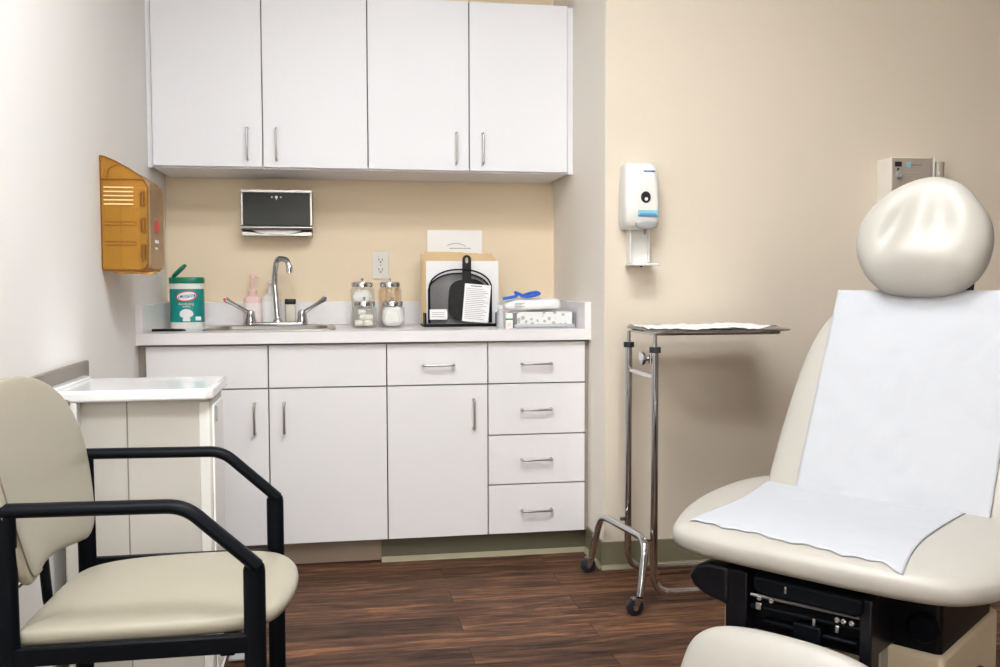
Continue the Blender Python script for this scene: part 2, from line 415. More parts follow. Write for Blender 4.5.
# base units
ZT, ZD, ZB = .8175, .661, .088
def base_unit(x0, x1, label):
    t = thing('base_cabinet', label, 'cabinet', ((x0 + x1) / 2, YC + .02, 0), 'white base cabinets under the worktop')
    bm = BM(); y0, y1 = YC + .0205, YB - .02
    bx(bm, x0 + .001, x1 - .001, y0, y1, ZB, .824)
    obj('body', bm, 'carcass', t)
    return t
c1 = base_unit(-.679, -.258, 'base cabinet at the left end, its door partly hidden by the small grey cabinet')
front(c1, 'drawer_front', -.679, -.258, ZD, ZT, YC, 'laminate')
front(c1, 'door', -.679, -.258, ZB, ZD - .001, YC, 'laminate', (-.308, .553, .108, True))
c2 = base_unit(-.258, .166, 'base cabinet under the right half of the sink, door handle at upper left')
front(c2, 'drawer_front', -.258, .166, ZD, ZT, YC, 'laminate')
front(c2, 'door', -.258, .166, ZB, ZD - .001, YC, 'laminate', (-.204, .553, .108, True))
c3 = base_unit(.166, .542, 'base cabinet with one drawer over one door, below the black file sorter')
front(c3, 'drawer', .166, .542, ZD, ZT, YC, 'laminate', (.356, .736, .112, False))
front(c3, 'door', .166, .542, ZB, ZD - .001, YC, 'laminate', (.4875, .549, .108, True))
c4 = base_unit(.542, .918, 'base cabinet at the right end with a stack of four drawers')
for z0, z1, zh in ((ZD, ZT, .735), (.4665, ZD - .001, .562), (.2775, .4655, .372), (ZB, .2765, .177)):
    front(c4, 'drawer', .542, .918, z0, z1, YC, 'laminate', (.7275, zh, .113, False))
obj('filler_panel', bx(BM(), XL, -.681, YC + .02, YC + .04, ZB, .824), 'carcass', c1)
obj('filler_panel', bx(BM(), .919, XR, YC + .012, YC + .03, ZB, .824), 'carcass', c4)
tag(obj('toe_kick_board', bx(BM(), XL, .141, 3.486, 3.50, .004, ZB), 'toe_wood', bevel=.001), 'brown laminate toe kick board under the left base cabinets', 'toe kick')
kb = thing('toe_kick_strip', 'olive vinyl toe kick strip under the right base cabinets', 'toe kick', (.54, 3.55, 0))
obj('strip', bx(BM(), .142, XR - .004, 3.490, 3.50, .012, ZB), 'toe_vinyl_shaded', kb)
obj('base_toe', prism(BM(), [(3.490, 0), (3.466, 0), (3.467, .003), (3.480, .007), (3.487, .014), (3.490, .014)], .142, XR - .006, 'X'), 'vinyl_toe_lit', kb, label='cove lip at the floor, lightened as if catching light')

# worktop with a cut-out for the sink
ZW = .864
SX0, SX1, SY0, SY1 = -.475, -.045, 3.60, 3.895
bm = BM()
for a in ((XL, SX0, YF, YB), (SX1, XR, YF, YB), (SX0, SX1, YF, SY0), (SX0, SX1, SY1, YB)):
    bx(bm, a[0], a[1], a[2], a[3], .824, ZW)
bmesh.ops.remove_doubles(bm, verts=bm.verts, dist=1e-5)
for f in [f for f in bm.faces if all(len(e.link_faces) > 2 for e in f.edges)]: pass
wt = thing('worktop', 'long white laminate worktop over the base cabinets', 'worktop', (.11, 3.74, .824))
obj('counter_slab', bm, 'worktop', wt, smooth=False)
obj('backsplash', bx(BM(), XL + .025, XR - .025, YB - .02, YB, ZW, .962), 'worktop', wt, bevel=.0015)
for x0, x1 in ((XL, XL + .025), (XR - .025, XR)):
    obj('side_splash', bx(BM(), x0, x1, YF, YB, ZW, .965), 'worktop', wt, bevel=.0015)

# wall cabinets
ZU, ZUT = 1.4785, 2.143
def wall_unit(x0, xm, x1, hs, label):
    t = thing('wall_cabinet', label, 'cabinet', ((x0 + x1) / 2, YB, ZU), 'white wall cabinets over the worktop')
    bm = BM(); y0 = YU + .0205
    bx(bm, x0, x1, y0, YB, ZU + .016, ZUT - .002)
    obj('body', bm, 'carcass', t)
    obj('bottom_panel', bx(BM(), x0, x1, y0, YB, ZU - .002, ZU + .016), 'laminate', t)
    obj('end_panel', bx(BM(), x0 + .0002, x1 - .0002, y0 - .0005, YB - .001, ZUT - .002, ZUT + .001), 'laminate', t)
    front(t, 'door', x0, xm, ZU + .002, ZUT, YU, 'laminate_up', (hs[0], 1.568, .118, True))
    front(t, 'door', xm, x1, ZU + .002, ZUT, YU, 'laminate_up', (hs[1], 1.568, .118, True))
    return t
w1 = wall_unit(-.687, -.284, .113, (-.340, -.233), 'double-door wall cabinet at the left, above the steel towel dispenser')
w2 = wall_unit(.113, .510, .910, (.458, .563), 'double-door wall cabinet at the right, above the black file sorter')
obj('filler_panel', bx(BM(), XL, -.6885, YU + .016, YU + .034, ZU - .002, ZUT), 'laminate_up', w1)
obj('filler_panel', bx(BM(), .9115, XR, YU + .012, YU + .03, ZU - .002, ZUT - .004), 'laminate_up', w2)

# ------------------------------------------------------------------ sink and tap
t = thing('sink', 'drop-in stainless steel sink with a raised rim', 'sink', (-.26, 3.77, ZW))
bm = BM()
outer = rrect(-.505, -.018, 3.572, 3.985, .03); mid = rrect(-.495, -.028, 3.582, 3.975, .03)
inn = rrect(-.47, -.05, 3.605, 3.885, .05); low = rrect(-.45, -.07, 3.625, 3.865, .05)
def ring(pts, z): return [bm.verts.new((x, y, z)) for x, y in pts]
R_ = [ring(outer, ZW + .0005), ring(outer, ZW + .003), ring(mid, ZW + .006), ring(inn, ZW + .004), ring(low, ZW - .04 + .005), ring(low, ZW - .038)]
for i in range(len(R_) - 1):
    for k in range(len(outer)): bm.faces.new((R_[i][k], R_[i][(k + 1) % len(outer)], R_[i + 1][(k + 1) % len(outer)], R_[i + 1][k]))
bm.faces.new(R_[-1])
obj('basin', bm, 'steel', t)
obj('drain', lathe(BM(), [(0, 0), (.035, 0), (.038, .002), (.030, .003), (0, .0015)], (-.26, 3.75, ZW - .0375), 20), 'chrome', t)

t = thing('sink_tap', 'chrome gooseneck tap with two lever handles behind the sink', 'tap', (-.255, 3.93, ZW + .004))
bm = BM()
pad(bm, [(x, y) for x, y in rrect(-.375, -.135, 3.905, 3.955, .024)], .016, (V((0, 0, ZW + .011)), V((1, 0, 0)), V((0, 1, 0)), V((0, 0, 1))), 4, 6)
obj('base_plate', bm, 'chrome', t)
bm = BM(); lathe(bm, [(0, 0), (.021, 0), (.019, .012), (.012, .022), (.0105, .03), (0, .03)], (-.253, 3.93, ZW + .012), 20)
sp = fillet([(-.253, 3.93, ZW + .03), (-.264, 3.935, 1.06), (-.252, 3.918, 1.143), (-.208, 3.878, 1.133), (-.200, 3.870, 1.100)], [.12, .05, .04], 8)
tube(bm, sp, .0115, 14)
lathe(bm, [(0, 0), (.0135, 0), (.0135, .028), (.010, .033), (0, .033)], (-.200, 3.870, 1.082), 18)
obj('spout', bm, 'chrome', t)
for s, xh, xe, ye, ze in ((-1, -.360, -.455, 3.90, .975), (1, -.155, -.060, 3.90, .978)):
    bm = BM()
    lathe(bm, [(0, 0), (.024, 0), (.023, .014), (.020, .026), (.0185, .045), (.014, .056), (0, .060)], (xh, 3.93, ZW + .008), 20)
    tube(bm, [(xh, 3.93, ZW + .05), (xh + (xe - xh) * .3, 3.925, .935), (xh + (xe - xh) * .7, 3.91, .958), (xe, ye, ze)], [.011, .0075, .008, .0125], 12, r2=None)
    hd = obj('lever_handle', bm, 'chrome', t)
    dsk = lathe(BM(), [(0, -.001), (.006, -.001), (.006, .001), (0, .001)], (0, 0, 0), 16, 'Y')
    dsk.transform(Matrix.Translation((xe + s * .001, ye - .0125, ze)))
    obj('temperature_dot', dsk, 'red' if s < 0 else 'blue', hd, label='red hot marker' if s < 0 else 'blue cold marker')

# ------------------------------------------------------------------ things on the worktop
# disinfecting wipes canister
cx, cy = -.596, 3.86
t = thing('wipes_canister', 'green and white disinfecting wipes canister with lid flipped open', 'wipes', (cx, cy, ZW))
sec = rrect(-.064, .064, -.050, .050, .042, 7)
def loft(bm, sec, prof, c):
    """prof: (scale, z); rounded-rectangle section lofted upward"""
    rs = [[bm.verts.new((c[0] + x * s, c[1] + y * s, z)) for x, y in sec] for s, z in prof]; n = len(sec)
    for i in range(len(rs) - 1):
        for k in range(n): bm.faces.new((rs[i][k], rs[i][(k + 1) % n], rs[i + 1][(k + 1) % n], rs[i + 1][k]))
    bm.faces.new(rs[0][::-1]); bm.faces.new(rs[-1]); return bm
obj('body', loft(BM(), sec, [(.96, ZW), (1, ZW + .004), (1, 1.036), (.98, 1.040)], (cx, cy)), 'wplastic', t)
wr = obj('label_wrap', loft(BM(), sec, [(1.006, ZW + .024), (1.008, ZW + .025), (1.008, 1.017), (1.006, 1.018)], (cx, cy)), 'teal', t, label='teal printed label')
yf = cy - .0512
bm = BM(); pad(bm, [(.040 * math.cos(a), .021 * math.sin(a) + .004 * math.cos(a)) for a in [2 * PI * k / 28 for k in range(28)]], .002, (V((cx + .006, yf, .990)), V((1, 0, 0)), V((0, 0, 1)), V((0, -1, 0))), 4, 4)
obj('logo_border', bm, 'red', wr)
bm = BM(); pad(bm, [(.036 * math.cos(a), .017 * math.sin(a) + .0036 * math.cos(a)) for a in [2 * PI * k / 28 for k in range(28)]], .002, (V((cx + .006, yf - .0006, .990)), V((1, 0, 0)), V((0, 0, 1)), V((0, -1, 0))), 4, 4)
obj('logo_ground', bm, 'white_print', wr)
bm = BM(); pad(bm, [(.032, -.004), (.034, .008), (-.030, .002), (-.032, -.009)], .002, (V((cx + .006, yf - .0010, .990)), V((1, 0, 0)), V((0, 0, 1)), V((0, -1, 0))), 6, 3)
obj('logo_band', bm, 'blue', wr)
obj('lettering', text_bm('Clorox', .0195, (cx + .006, yf - .0028, .990), (1, 0, .09), (0, 0, 1), bold=.0004), 'white_print', wr)
bm = text_bm('disinfecting', .013, (cx + .004, yf - .0008, .960), (1, 0, 0), (0, 0, 1))
obj('lettering', bm, 'white_print', wr)
obj('lettering', text_bm('WIPES', .011, (cx + .004, yf - .0008, .949), (1, 0, 0), (0, 0, 1)), 'white_print', wr)
bm = BM(); pad(bm, [(.026 * math.cos(a) * (1 - .25 * (math.sin(a) < -.5)), .020 * math.sin(a)) for a in [2 * PI * k / 24 for k in range(24)]], .002, (V((cx + .004, yf, .920)), V((1, 0, 0)), V((0, 0, 1)), V((0, -1, 0))), 4, 4)
bx(bm, cx - .010, cx + .018, yf - .0008, yf, .892, .903)
bx(bm, cx + .036, cx + .058, yf + .004, yf + .005, .895, .910)
obj('picture', bm, 'white_print', wr)
lid = obj('lid', loft(BM(), sec, [(1.03, 1.040), (1.04, 1.042), (1.04, 1.058), (.98, 1.064)], (cx, cy)), 'green', t, label='green lid')
bm = BM(); d = V((.035, 0, .055)).normalized(); u = V((0, 1, 0))
pad(bm, smooth_loop([(-.026, 0), (.026, 0), (.026, .058), (.014, .072), (-.014, .072), (-.026, .058)], 2), .015, (V((cx - .054, cy, 1.064)), u, V((.72, 0, .69)).normalized(), u.cross(V((.72, 0, .69)).normalized())), 4, 6)
obj('flip_cap', bm, 'green', lid)

# pen
t = thing('ballpoint_pen', 'thin dark pen lying on the worktop at its left end', 'pen', (-.62, 3.60, ZW))
obj('barrel', tube(BM(), [(-.692, 3.590, ZW + .005), (-.685, 3.5905, ZW + .005), (-.60, 3.600, ZW + .005), (-.575, 3.603, ZW + .004), (-.562, 3.604, ZW + .003)], [.0035, .005, .005, .004, .0015], 12), 'black_plastic', t)
obj('clip', bx(BM(), -.60, -.555, 3.596, 3.600, ZW + .0095, ZW + .011), 'wplastic', t)

# soap bottles
def pump_bottle(x, y, w, h, neck, top, body_m, label, label_m, out, name):
    t = thing(name, label, 'bottle', (x, y, ZW))
    s = rrect(-w, w, -w * .62, w * .62, w * .5, 6)
    obj('body', loft(BM(), s, [(.93, ZW), (1, ZW + .005), (1, h - .014), (.92, h - .005), (.6, h + .002), (.45, h + .006)], (x, y)), body_m, t)
    obj('label_patch', loft(BM(), s, [(1.01, ZW + .015), (1.015, ZW + .016), (1.015, h - .028), (1.01, h - .027)], (x, y)), label_m, t)
    c = obj('collar', lathe(BM(), [(0, 0), (.0165, 0), (.0165, .020), (.013, .024), (0, .024)], (x, y, h + .004), 18), body_m, t)
    bm = lathe(BM(), [(0, 0), (.0065, 0), (.0060, neck), (.011, neck + .002), (.011, neck + .014), (.004, neck + .018), (0, neck + .018)], (x, y, h + .026), 16)
    if out: tube(bm, [(x, y, h + .035 + neck), (x + out * .6, y, h + .036 + neck), (x + out, y, h + .028 + neck)], [.006, .0045, .0035], 10)
    obj('pump', bm, body_m, t)
    return t
pump_bottle(-.358, 4.006, .036, .985, .048, 0, 'pink', 'pink soap bottle with pump head behind the tap', 'pink_label', .030, 'soap_bottle')
pump_bottle(-.283, 4.008, .038, .992, .016, 0, 'lotion', 'white lotion bottle standing between pink soap bottle and tap spout', 'white_print', -.018, 'lotion_bottle')
t = thing('small_bottle', 'small cream bottle with a dark square cap right of the tap spout', 'bottle', (-.206, 4.008, ZW))
s = rrect(-.022, .022, -.016, .016, .008, 4)
obj('body', loft(BM(), s, [(.95, ZW), (1, ZW + .004), (1, .945), (.8, .952)], (-.205, 4.008)), 'cream_liquid', t)
obj('cap', loft(BM(), s, [(1.0, .953), (1.03, .954), (1.03, .972), (.96, .974)], (-.205, 4.008)), 'dark_plastic', t, label='dark cap')

# wall outlet
t = thing('wall_outlet', 'double wall outlet above the glass jars', 'outlet', (.1725, YB, 1.116))
obj('cover_plate', prism(BM(), rrect(.137, .208, 1.057, 1.175, .005), YB - .006, YB, 'Y'), 'outlet', t, bevel=.002)
for z in (1.137, 1.095):
    s = obj('socket', prism(BM(), rrect(.156, .189, z - .014, z + .014, .010), YB - .0085, YB - .005, 'Y'), 'outlet', t)
    bm = BM(); bx(bm, .1640, .1668, YB - .0098, YB - .008, z - .002, z + .008); bx(bm, .1785, .1813, YB - .0098, YB - .008, z - .002, z + .007)
    lathe(bm, [(0, -.0013), (.0035, -.0013), (.0035, .0005), (0, .0005)], (.1725, YB - .0085, z - .008), 12, 'Y')
    obj('slots', bm, 'black_print', s)
obj('screw', lathe(BM(), [(0, -.001), (.003, -.001), (.0035, 0), (0, 0)], (.1725, YB - .006, 1.116), 12, 'Y'), 'steel', t)

# towel dispenser on the back wall
t = thing('towel_dispenser', 'steel paper towel dispenser with dark front on the back wall', 'dispenser', (-.253, YB, 1.237))
x0, x1, y0 = -.396, -.109, 3.965
bm = BM()
bx(bm, x0, x1, y0 + .004, YB, 1.262, 1.422)
obj('housing', bm, 'steel', t, bevel=.004, seg=3)
bm = BM()
for a in ((x0, x1, 1.410, 1.423), (x0, x0 + .010, 1.275, 1.410), (x1 - .010, x1, 1.275, 1.410)): bx(bm, a[0], a[1], y0 - .004, y0 + .006, a[2], a[3])
obj('face_frame', bm, 'steel', t, bevel=.002)
lip = []
for k in range(9):
    a = k / 8 * PI / 2; lip.append((y0 - .004 - .008 * math.sin(a * 2), 1.278 - .020 * k / 8))
obj('bottom_bar', prism(BM(), lip + [(y0 + .02, 1.258), (y0 + .02, 1.278)], x0, x1, 'X'), 'steel', t)
fp = obj('front_panel', bx(BM(), x0 + .010, x1 - .010, y0 - .001, y0 + .004, 1.278, 1.410), 'dark_plastic', t, label='dark smoked panel')
bm = BM()
for dx, r in ((-.018, .0035), (0, .006), (.018, .0035)): lathe(bm, [(0, -.0015), (r, -.0015), (r, 0), (0, 0)], (-.253 + dx, y0 - .001, 1.392), 14, 'Y')
lathe(bm, [(0, -.0015), (.002, -.0015), (.002, 0), (0, 0)], (-.253, y0 - .001, 1.382), 10, 'Y')
obj('emblem', bm, 'steel', fp, label='small steel dots')
bm = BM(); poly = []
for k in range(21):
    u = k / 20; poly.append((x0 + .004 + (x1 - x0 - .008) * u, 1.246 - .0 - .008 * math.sin(PI * u)))
poly += [(x1 - .004, 1.236), (x0 + .004, 1.236)]
prism(bm, [(x0 + .004, 1.236)] + [(x0 + .004 + (x1 - x0 - .008) * k / 20, 1.250 - .012 * math.sin(PI * k / 20) ** 2) for k in range(21)] + [(x1 - .004, 1.236)], y0, y0 + .006, 'Y')
bx(bm, x0 + .004, x1 - .004, y0 + .006, YB, 1.236, 1.239)
obj('lower_lip', bm, 'steel', t)
bm = BM()
bx(bm, x0 + .002, x1 - .002, y0 + .03, YB, 1.239, 1.262)
obj('throat', bm, 'black_plastic', t)
bm = BM(); prism(bm, [(x0 + .035, 1.262), (x0 + .06, 1.250), (x0 + .10, 1.241), (x1 - .10, 1.241), (x1 - .06, 1.250), (x1 - .035, 1.262)], y0 + .008, y0 + .024, 'Y')
obj('paper_towel', bm, 'paper_w', t)

# sharps container cabinet on the left wall
t = thing('sharps_container', 'amber see-through sharps container cabinet mounted on the left wall', 'container', (XL, 3.09, 1.08))
ya, yb = 2.985, 3.235
prof = [(XL, 1.085), (XL + .012, 1.078), (-0.5900, 1.078), (-0.5750, 1.088), (-0.5710, 1.11), (-0.5690, 1.325), (-0.5750, 1.345), (-.60, 1.352)]
bm = BM()
# side walls, bottom, front, as thin sheets with real thickness
def plate_y(y, poly, th=.003): prism(bm, poly, y, y + th, 'Y')
body = [(XL + .001, 1.082), (XL + .012, 1.078), (-0.5870, 1.078), (-0.5750, 1.088), (-0.5710, 1.11), (-0.5680, 1.33), (-0.5770, 1.350), (XL + .001, 1.350)]
plate_y(ya, body); plate_y(yb - .003, body)
bx(bm, XL + .001, XL + .004, ya, yb, 1.08, 1.42)
bx(bm, XL + .004, -0.5810, ya + .003, yb - .003, 1.078, 1.081)
obj('cabinet_shell', bm, 'amber', t)
hood = [(XL + .001, 1.352), (XL + .001, 1.422), (-.690, 1.419), (-.66, 1.406), (-.62, 1.384), (-.585, 1.360), (-0.5870, 1.352)]
bm = BM(); plate_y(ya, hood); plate_y(yb - .003, hood)
top = [(XL + .001, 1.422), (-.690, 1.419), (-.66, 1.406), (-.62, 1.384), (-.585, 1.360), (-0.5720, 1.335)]
prism(bm, top + [(x - .001, z - .003) for x, z in top[::-1]], ya, yb, 'Y')
obj('hood', bm, 'amber', t)
bm = BM()
tube(bm, [(x, ya - .001, z) for x, z in [(XL + .002, 1.352), (-0.5770, 1.352)]], .0022, 8)
tube(bm, [(x, ya - .001, z) for x, z in top], .0018, 8)
tube(bm, [(XL + .002, ya - .001, z) for z in (1.085, 1.42)], .0022, 8)
tube(bm, fillet([(-.685, ya - .001, 1.355), (-.680, ya - .001, 1.385), (-.645, ya - .001, 1.40), (-.615, ya - .001, 1.378)], .02, 6), .0015, 8)
for z in (1.225, 1.165):
    tube(bm, [(XL + .012, ya - .001, z), (-.605, ya - .001, z), (-.605, ya - .001, z - .010), (XL + .012, ya - .001, z - .010)], .0012, 6, closed=True)
tube(bm, fillet([(XL + .004, ya - .001, 1.082), (-0.5900, ya - .001, 1.079), (-0.5720, ya - .001, 1.095), (-0.5685, ya - .001, 1.33)], .012, 5), .0022, 8)
obj('moulded_ribs', bm, 'amber_dark', t, label='darker amber ribs')
bm = BM()
for k in range(5): bx(bm, XL + .010, -.610, ya - .0014, ya - .0004, 1.276 + .0125 * k, 1.280 + .0125 * k)
obj('vent_slots', bm, 'amber_pale', t, label='row of pale vent slots')
for z in (1.295, 1.215, 1.135):
    bm = BM(); tube(bm, [(-.583, ya - .003, z - .022), (-.583, ya - .003, z + .022)], .006, 10)
    tube(bm, fillet([(-.590, ya - .003, z + .014), (-0.5890, ya - .005, z + .016), (-0.5870, ya - .005, z - .012), (-.590, ya - .003, z - .014)], .006, 3), .0022, 8)
    obj('hinge', bm, 'amber_dark', t)
# front door
bm = BM(); sec2 = rrect(ya + .004, yb - .002, 1.085, 1.345, .02, 4)
A = [(y, z) for y, z in sec2]
prism(bm, A, -0.5710, -0.5650, 'X'); dr = obj('front_door', bm, 'clear_grey', t, label='frosted clear front door')
bm = BM(); bx(bm, -0.5647, -0.5640, 3.06, 3.13, 1.20, 1.235); obj('warning_mark', bm, 'red', dr, label='red printed mark')
bm = BM(); bx(bm, -0.5647, -0.5640, 3.06, 3.12, 1.165, 1.175); bx(bm, -0.5647, -0.5640, 3.06, 3.10, 1.145, 1.152); obj('printed_lines', bm, 'white_print', dr)
bm = BM(); prism(bm, rrect(XL + .04, -.60, ya + .04, yb - .03, .02), 1.083, 1.27, 'Z'); obj('inner_bin', bm, 'clear_grey', t)
bm = BM(); prism(bm, [(XL + .03, 1.076), (XL + .04, 1.070), (-.60, 1.070), (-.59, 1.076)], ya + .01, yb - .03, 'Y')
bx(bm, -.60, -0.5650, ya + .03, ya + .10, 1.068, 1.074); obj('bottom_latch', bm, 'amber_solid', t)

# glass jars
def jar(x, y, h, r, label, name='glass_jar'):
    t = thing(name, label, 'jar', (x, y, ZW), 'glass supply jars on the worktop')
    z = ZW
    s = rrect(-r, r, -r, r, r * .55, 6)
    bm = BM(); n = len(s)
    prof = [(0.9, z), (1, z + .006), (1, z + h - .030), (.93, z + h - .022), (.82, z + h - .019), (.80, z + h - .012),
            (.76, z + h - .012), (.78, z + h - .022), (.95, z + h - .032), (.955, z + .010), (.85, z + .006)]
    rs = [[bm.verts.new((x + a * k, y + b_ * k, zz)) for a, b_ in s] for k, zz in prof]
    for i in range(len(rs) - 1):
        for k in range(n): bm.faces.new((rs[i][k], rs[i][(k + 1) % n], rs[i + 1][(k + 1) % n], rs[i + 1][k]))
    bm.faces.new(rs[0][::-1]); bm.faces.new(rs[-1])
    obj('glass_body', bm, 'glass', t)
    rl = r * .88
    l_ = obj('lid', lathe(BM(), [(0, 0), (rl, 0), (rl, .016), (rl * .97, .018), (rl * .5, .021), (0, .021)], (x, y, z + h - .018), 28), 'chrome', t, label='chrome lid')
    obj('knob', lathe(BM(), [(0, 0), (.003, 0), (.003, .005), (.0065, .008), (.006, .013), (0, .015)], (x, y, z + h + .003), 14), 'chrome', l_)
    return t
j1 = (.093, 3.715); j2 = (.203, 3.712); j3 = (.088, 3.815); j4 = (.198, 3.812)
jar(*j1, .104, .048, 'front left short glass jar holding white gauze rolls')
jar(*j2, .104, .047, 'front right short glass jar packed with white cotton balls')
jar(*j3, .178, .049, 'rear left tall glass jar filled with cotton')
jar(*j4, .178, .047, 'rear right tall glass jar of tan wooden sticks')
def fluff(c, r, h, seed):
    bm = BM(); bmesh.ops.create_icosphere(bm, subdivisions=4, radius=1)
    for v in bm.verts:
        p = v.co.copy(); k = 1 + .12 * noise.noise(p * 3 + V((seed, 0, 0))) + .07 * noise.noise(p * 7 + V((0, seed, 0)))
        q = [math.copysign(abs(a) ** .6, a) for a in p]
        v.co = V((c[0] + q[0] * r * k * .86, c[1] + q[1] * r * k * .86, c[2] + h / 2 + q[2] * h / 2 * (1 + .1 * (k - 1))))
    return bm
tag(obj('cotton_balls', fluff((*j2, ZW + .007), .047, .078, 1), 'cotton'), 'white cotton balls filling the front right jar', 'cotton', kind='stuff')
tag(obj('cotton_wool', fluff((*j3, ZW + .007), .046, .143, 5), 'cotton'), 'white cotton filling the rear left jar', 'cotton', kind='stuff')
def stick_bm():
    bm = BM(); pad(bm, rrect(-.008, .008, 0, .148, .0079, 5), .0018, (V((0, 0, 0)), V((1, 0, 0)), V((0, 0, 1)), V((0, -1, 0))), 6, 3); return bm
st = None
for k in range(16):
    i, j = k % 4, k // 4
    mt = Matrix.Translation((j4[0] - .024 + .016 * i, j4[1] - .020 + .013 * j, ZW + .009)) @ Matrix.Rotation(math.radians(random.uniform(-5, 5)), 4, 'Y') @ Matrix.Rotation(random.uniform(-.8, .8), 4, 'Z')
    if st is None: st = obj('tongue_depressor', stick_bm(), 'stick'); o = st
    else: o = st.copy(); C.objects.link(o)
    o.matrix_world = mt
    tag(o, 'tan wooden stick standing in the rear right glass jar', 'stick', 'wooden sticks in the rear right jar')
g0 = None
for k, (dx, dy, dz, a) in enumerate([(-.022, -.020, .014, 0), (.012, -.024, .014, .3), (-.018, .014, .014, .2), (.018, .014, .014, -.2), (-.004, -.016, .036, .1), (-.008, .015, .036, -.1), (.016, -.018, .036, .2), (-.012, -.015, .058, .25), (.012, .010, .058, -.2)]):
    if g0 is None:
        g0 = obj('gauze_roll', lathe(BM(), [(0, -.016), (.0035, -.016), (.0110, -.015), (.0115, 0), (.0110, .015), (.0035, .016), (0, .014)], (0, 0, 0), 16, 'X'), 'gauze'); o = g0
    else: o = g0.copy(); C.objects.link(o)
    o.matrix_world = Matrix.Translation((j1[0] + dx, j1[1] + dy, ZW + .006 + dz)) @ Matrix.Rotation(a, 4, 'Z')
    tag(o, 'small white gauze roll inside the front left glass jar', 'gauze roll', 'gauze rolls in the front left jar')

# file sorter with folders
fx0, fx1, fy = .331, .624, 3.74
t = thing('file_sorter', 'black wire mesh file sorter with arched front on the worktop', 'file sorter', ((fx0 + fx1) / 2, 3.80, ZW))
bm = BM()
tube(bm, fillet([(fx0, fy - .02, ZW + .006), (fx1, fy - .02, ZW + .006), (fx1, fy + .14, ZW + .006), (fx0, fy + .14, ZW + .006), (fx0, fy - .02, ZW + .006)], .006, 3), .0055, 8)
for k in range(8): bx(bm, fx0, fx1, fy - .018 + .02 * k, fy - .010 + .02 * k, ZW + .002, ZW + .005)
bx(bm, fx0, fx1, fy - .022, fy - .012, ZW + .001, ZW + .012)
obj('base_tray', bm, 'black', t)
def arch(x0, x1, ztop, zsh, n=24):
    return [(x0, ZW + .014)] + [(x0 + (x1 - x0) * k / n, zsh + (ztop - zsh) * (1 - abs(2 * k / n - 1) ** 2.3) ** .62) for k in range(n + 1)] + [(x1, ZW + .014)]
def panel(y, x0, x1, ztop, zsh, lean=0):
    pts = arch(x0, x1, ztop, zsh)
    bm = BM(); tube(bm, [(x, y, z) for x, z in pts], .0032, 8, up=(0, 1, 0)); f = obj('wire_frame', bm, 'black', t)
    bm = BM(); prism(bm, pts, y - .0004, y + .0004, 'Y'); obj('wire_mesh', bm, 'mesh', t, smooth=False)
panel(fy, .352, .602, 1.093, 1.03); panel(fy + .035, .352, .602, 1.078, 1.015); panel(fy + .13, .352, .602, 1.13, 1.06)
for x in (fx0 + .004, fx1 + .004):
    obj('side_rail', bx(BM(), x - .003, x + .003, fy - .012, fy + .14, ZW + .008, ZW + .055), 'black', t)
# hand mirror inside
t = thing('hand_mirror', 'black hand mirror standing handle up in the file sorter', 'mirror', (.48, fy + .017, ZW + .015))
yq = fy + .018
bm = BM(); ol = [(.428, .885), (.590, .885), (.592, 1.01), (.575, 1.035), (.54, 1.058), (.47, 1.052), (.440, 1.034), (.430, 1.00)]
pad(bm, smooth_loop(ol, 3), .007, (V((0, yq, 0)), V((1, 0, 0)), V((0, 0, 1)), V((0, -1, 0))), 8, 4)
obj('mirror_back', bm, 'black_plastic', t)
bm = BM()
hp = []
for k in range(25):
    a = PI * k / 24; hp.append((.505 + .0175 * math.cos(a), 1.134 + .0175 * math.sin(a)))
outer = [(.5225, 1.05)] + hp + [(.4875, 1.05)]
hole = [(.505 + .0065 * math.cos(2 * PI * k / 16), 1.130 + .012 * math.sin(2 * PI * k / 16)) for k in range(16)]
def with_hole(bm, outer, hole, y0, y1):
    for y in (y0, y1):
        vs = [bm.verts.new((x, y, z)) for x, z in outer]; hs = [bm.verts.new((x, y, z)) for x, z in hole]
        es = [bm.edges.new((q[i], q[(i + 1) % len(q)])) for q in (vs, hs) for i in range(len(q))]
        bmesh.ops.triangle_fill(bm, edges=es, use_beauty=True)
        if y == y0: F = (vs, hs)
    for q, p in ((F[0], vs), (F[1], hs)):
        for i in range(len(q)): bm.faces.new((q[i], q[(i + 1) % len(q)], p[(i + 1) % len(q)], p[i]))
with_hole(bm, outer, hole, yq - .004, yq + .004)
obj('mirror_handle', bm, 'black_plastic', t)
# cards on the sorter front
t = thing('printed_card', 'tall white printed card leaning on the file sorter front', 'card', (.54, fy - .006, .885))
mt = Matrix.Translation((.541, fy - .0075, .9615)) @ Matrix.Rotation(math.radians(5), 4, 'Y')
obj('card_sheet', bx(BM(), -.053, .053, -.0006, .0006, -.080, .072, mt), 'paper_w', t, smooth=False)
bm = BM()
bx(bm, -.028, .016, -.0010, -.0006, .062, .066, mt)
for k in range(17): bx(bm, -.045, -.045 + .09 * (.75 + .25 * ((k * 37) % 5) / 4), -.0009, -.0006, .052 - .0075 * k, .0535 - .0075 * k, mt)
obj('printed_lines', bm, 'grey_print', t, smooth=False)
t = thing('small_card', 'small white printed card low at the left of the file sorter front', 'card', (.385, fy - .005, .885))
obj('card_sheet', bx(BM(), .352, .422, fy - .0062, fy - .005, .893, .934), 'paper_w', t, smooth=False)
bm = BM()
for k in range(3): bx(bm, .360, .412, fy - .0066, fy - .0062, .904 + .008 * k, .9055 + .008 * k)
obj('printed_lines', bm, 'grey_print', t, smooth=False)
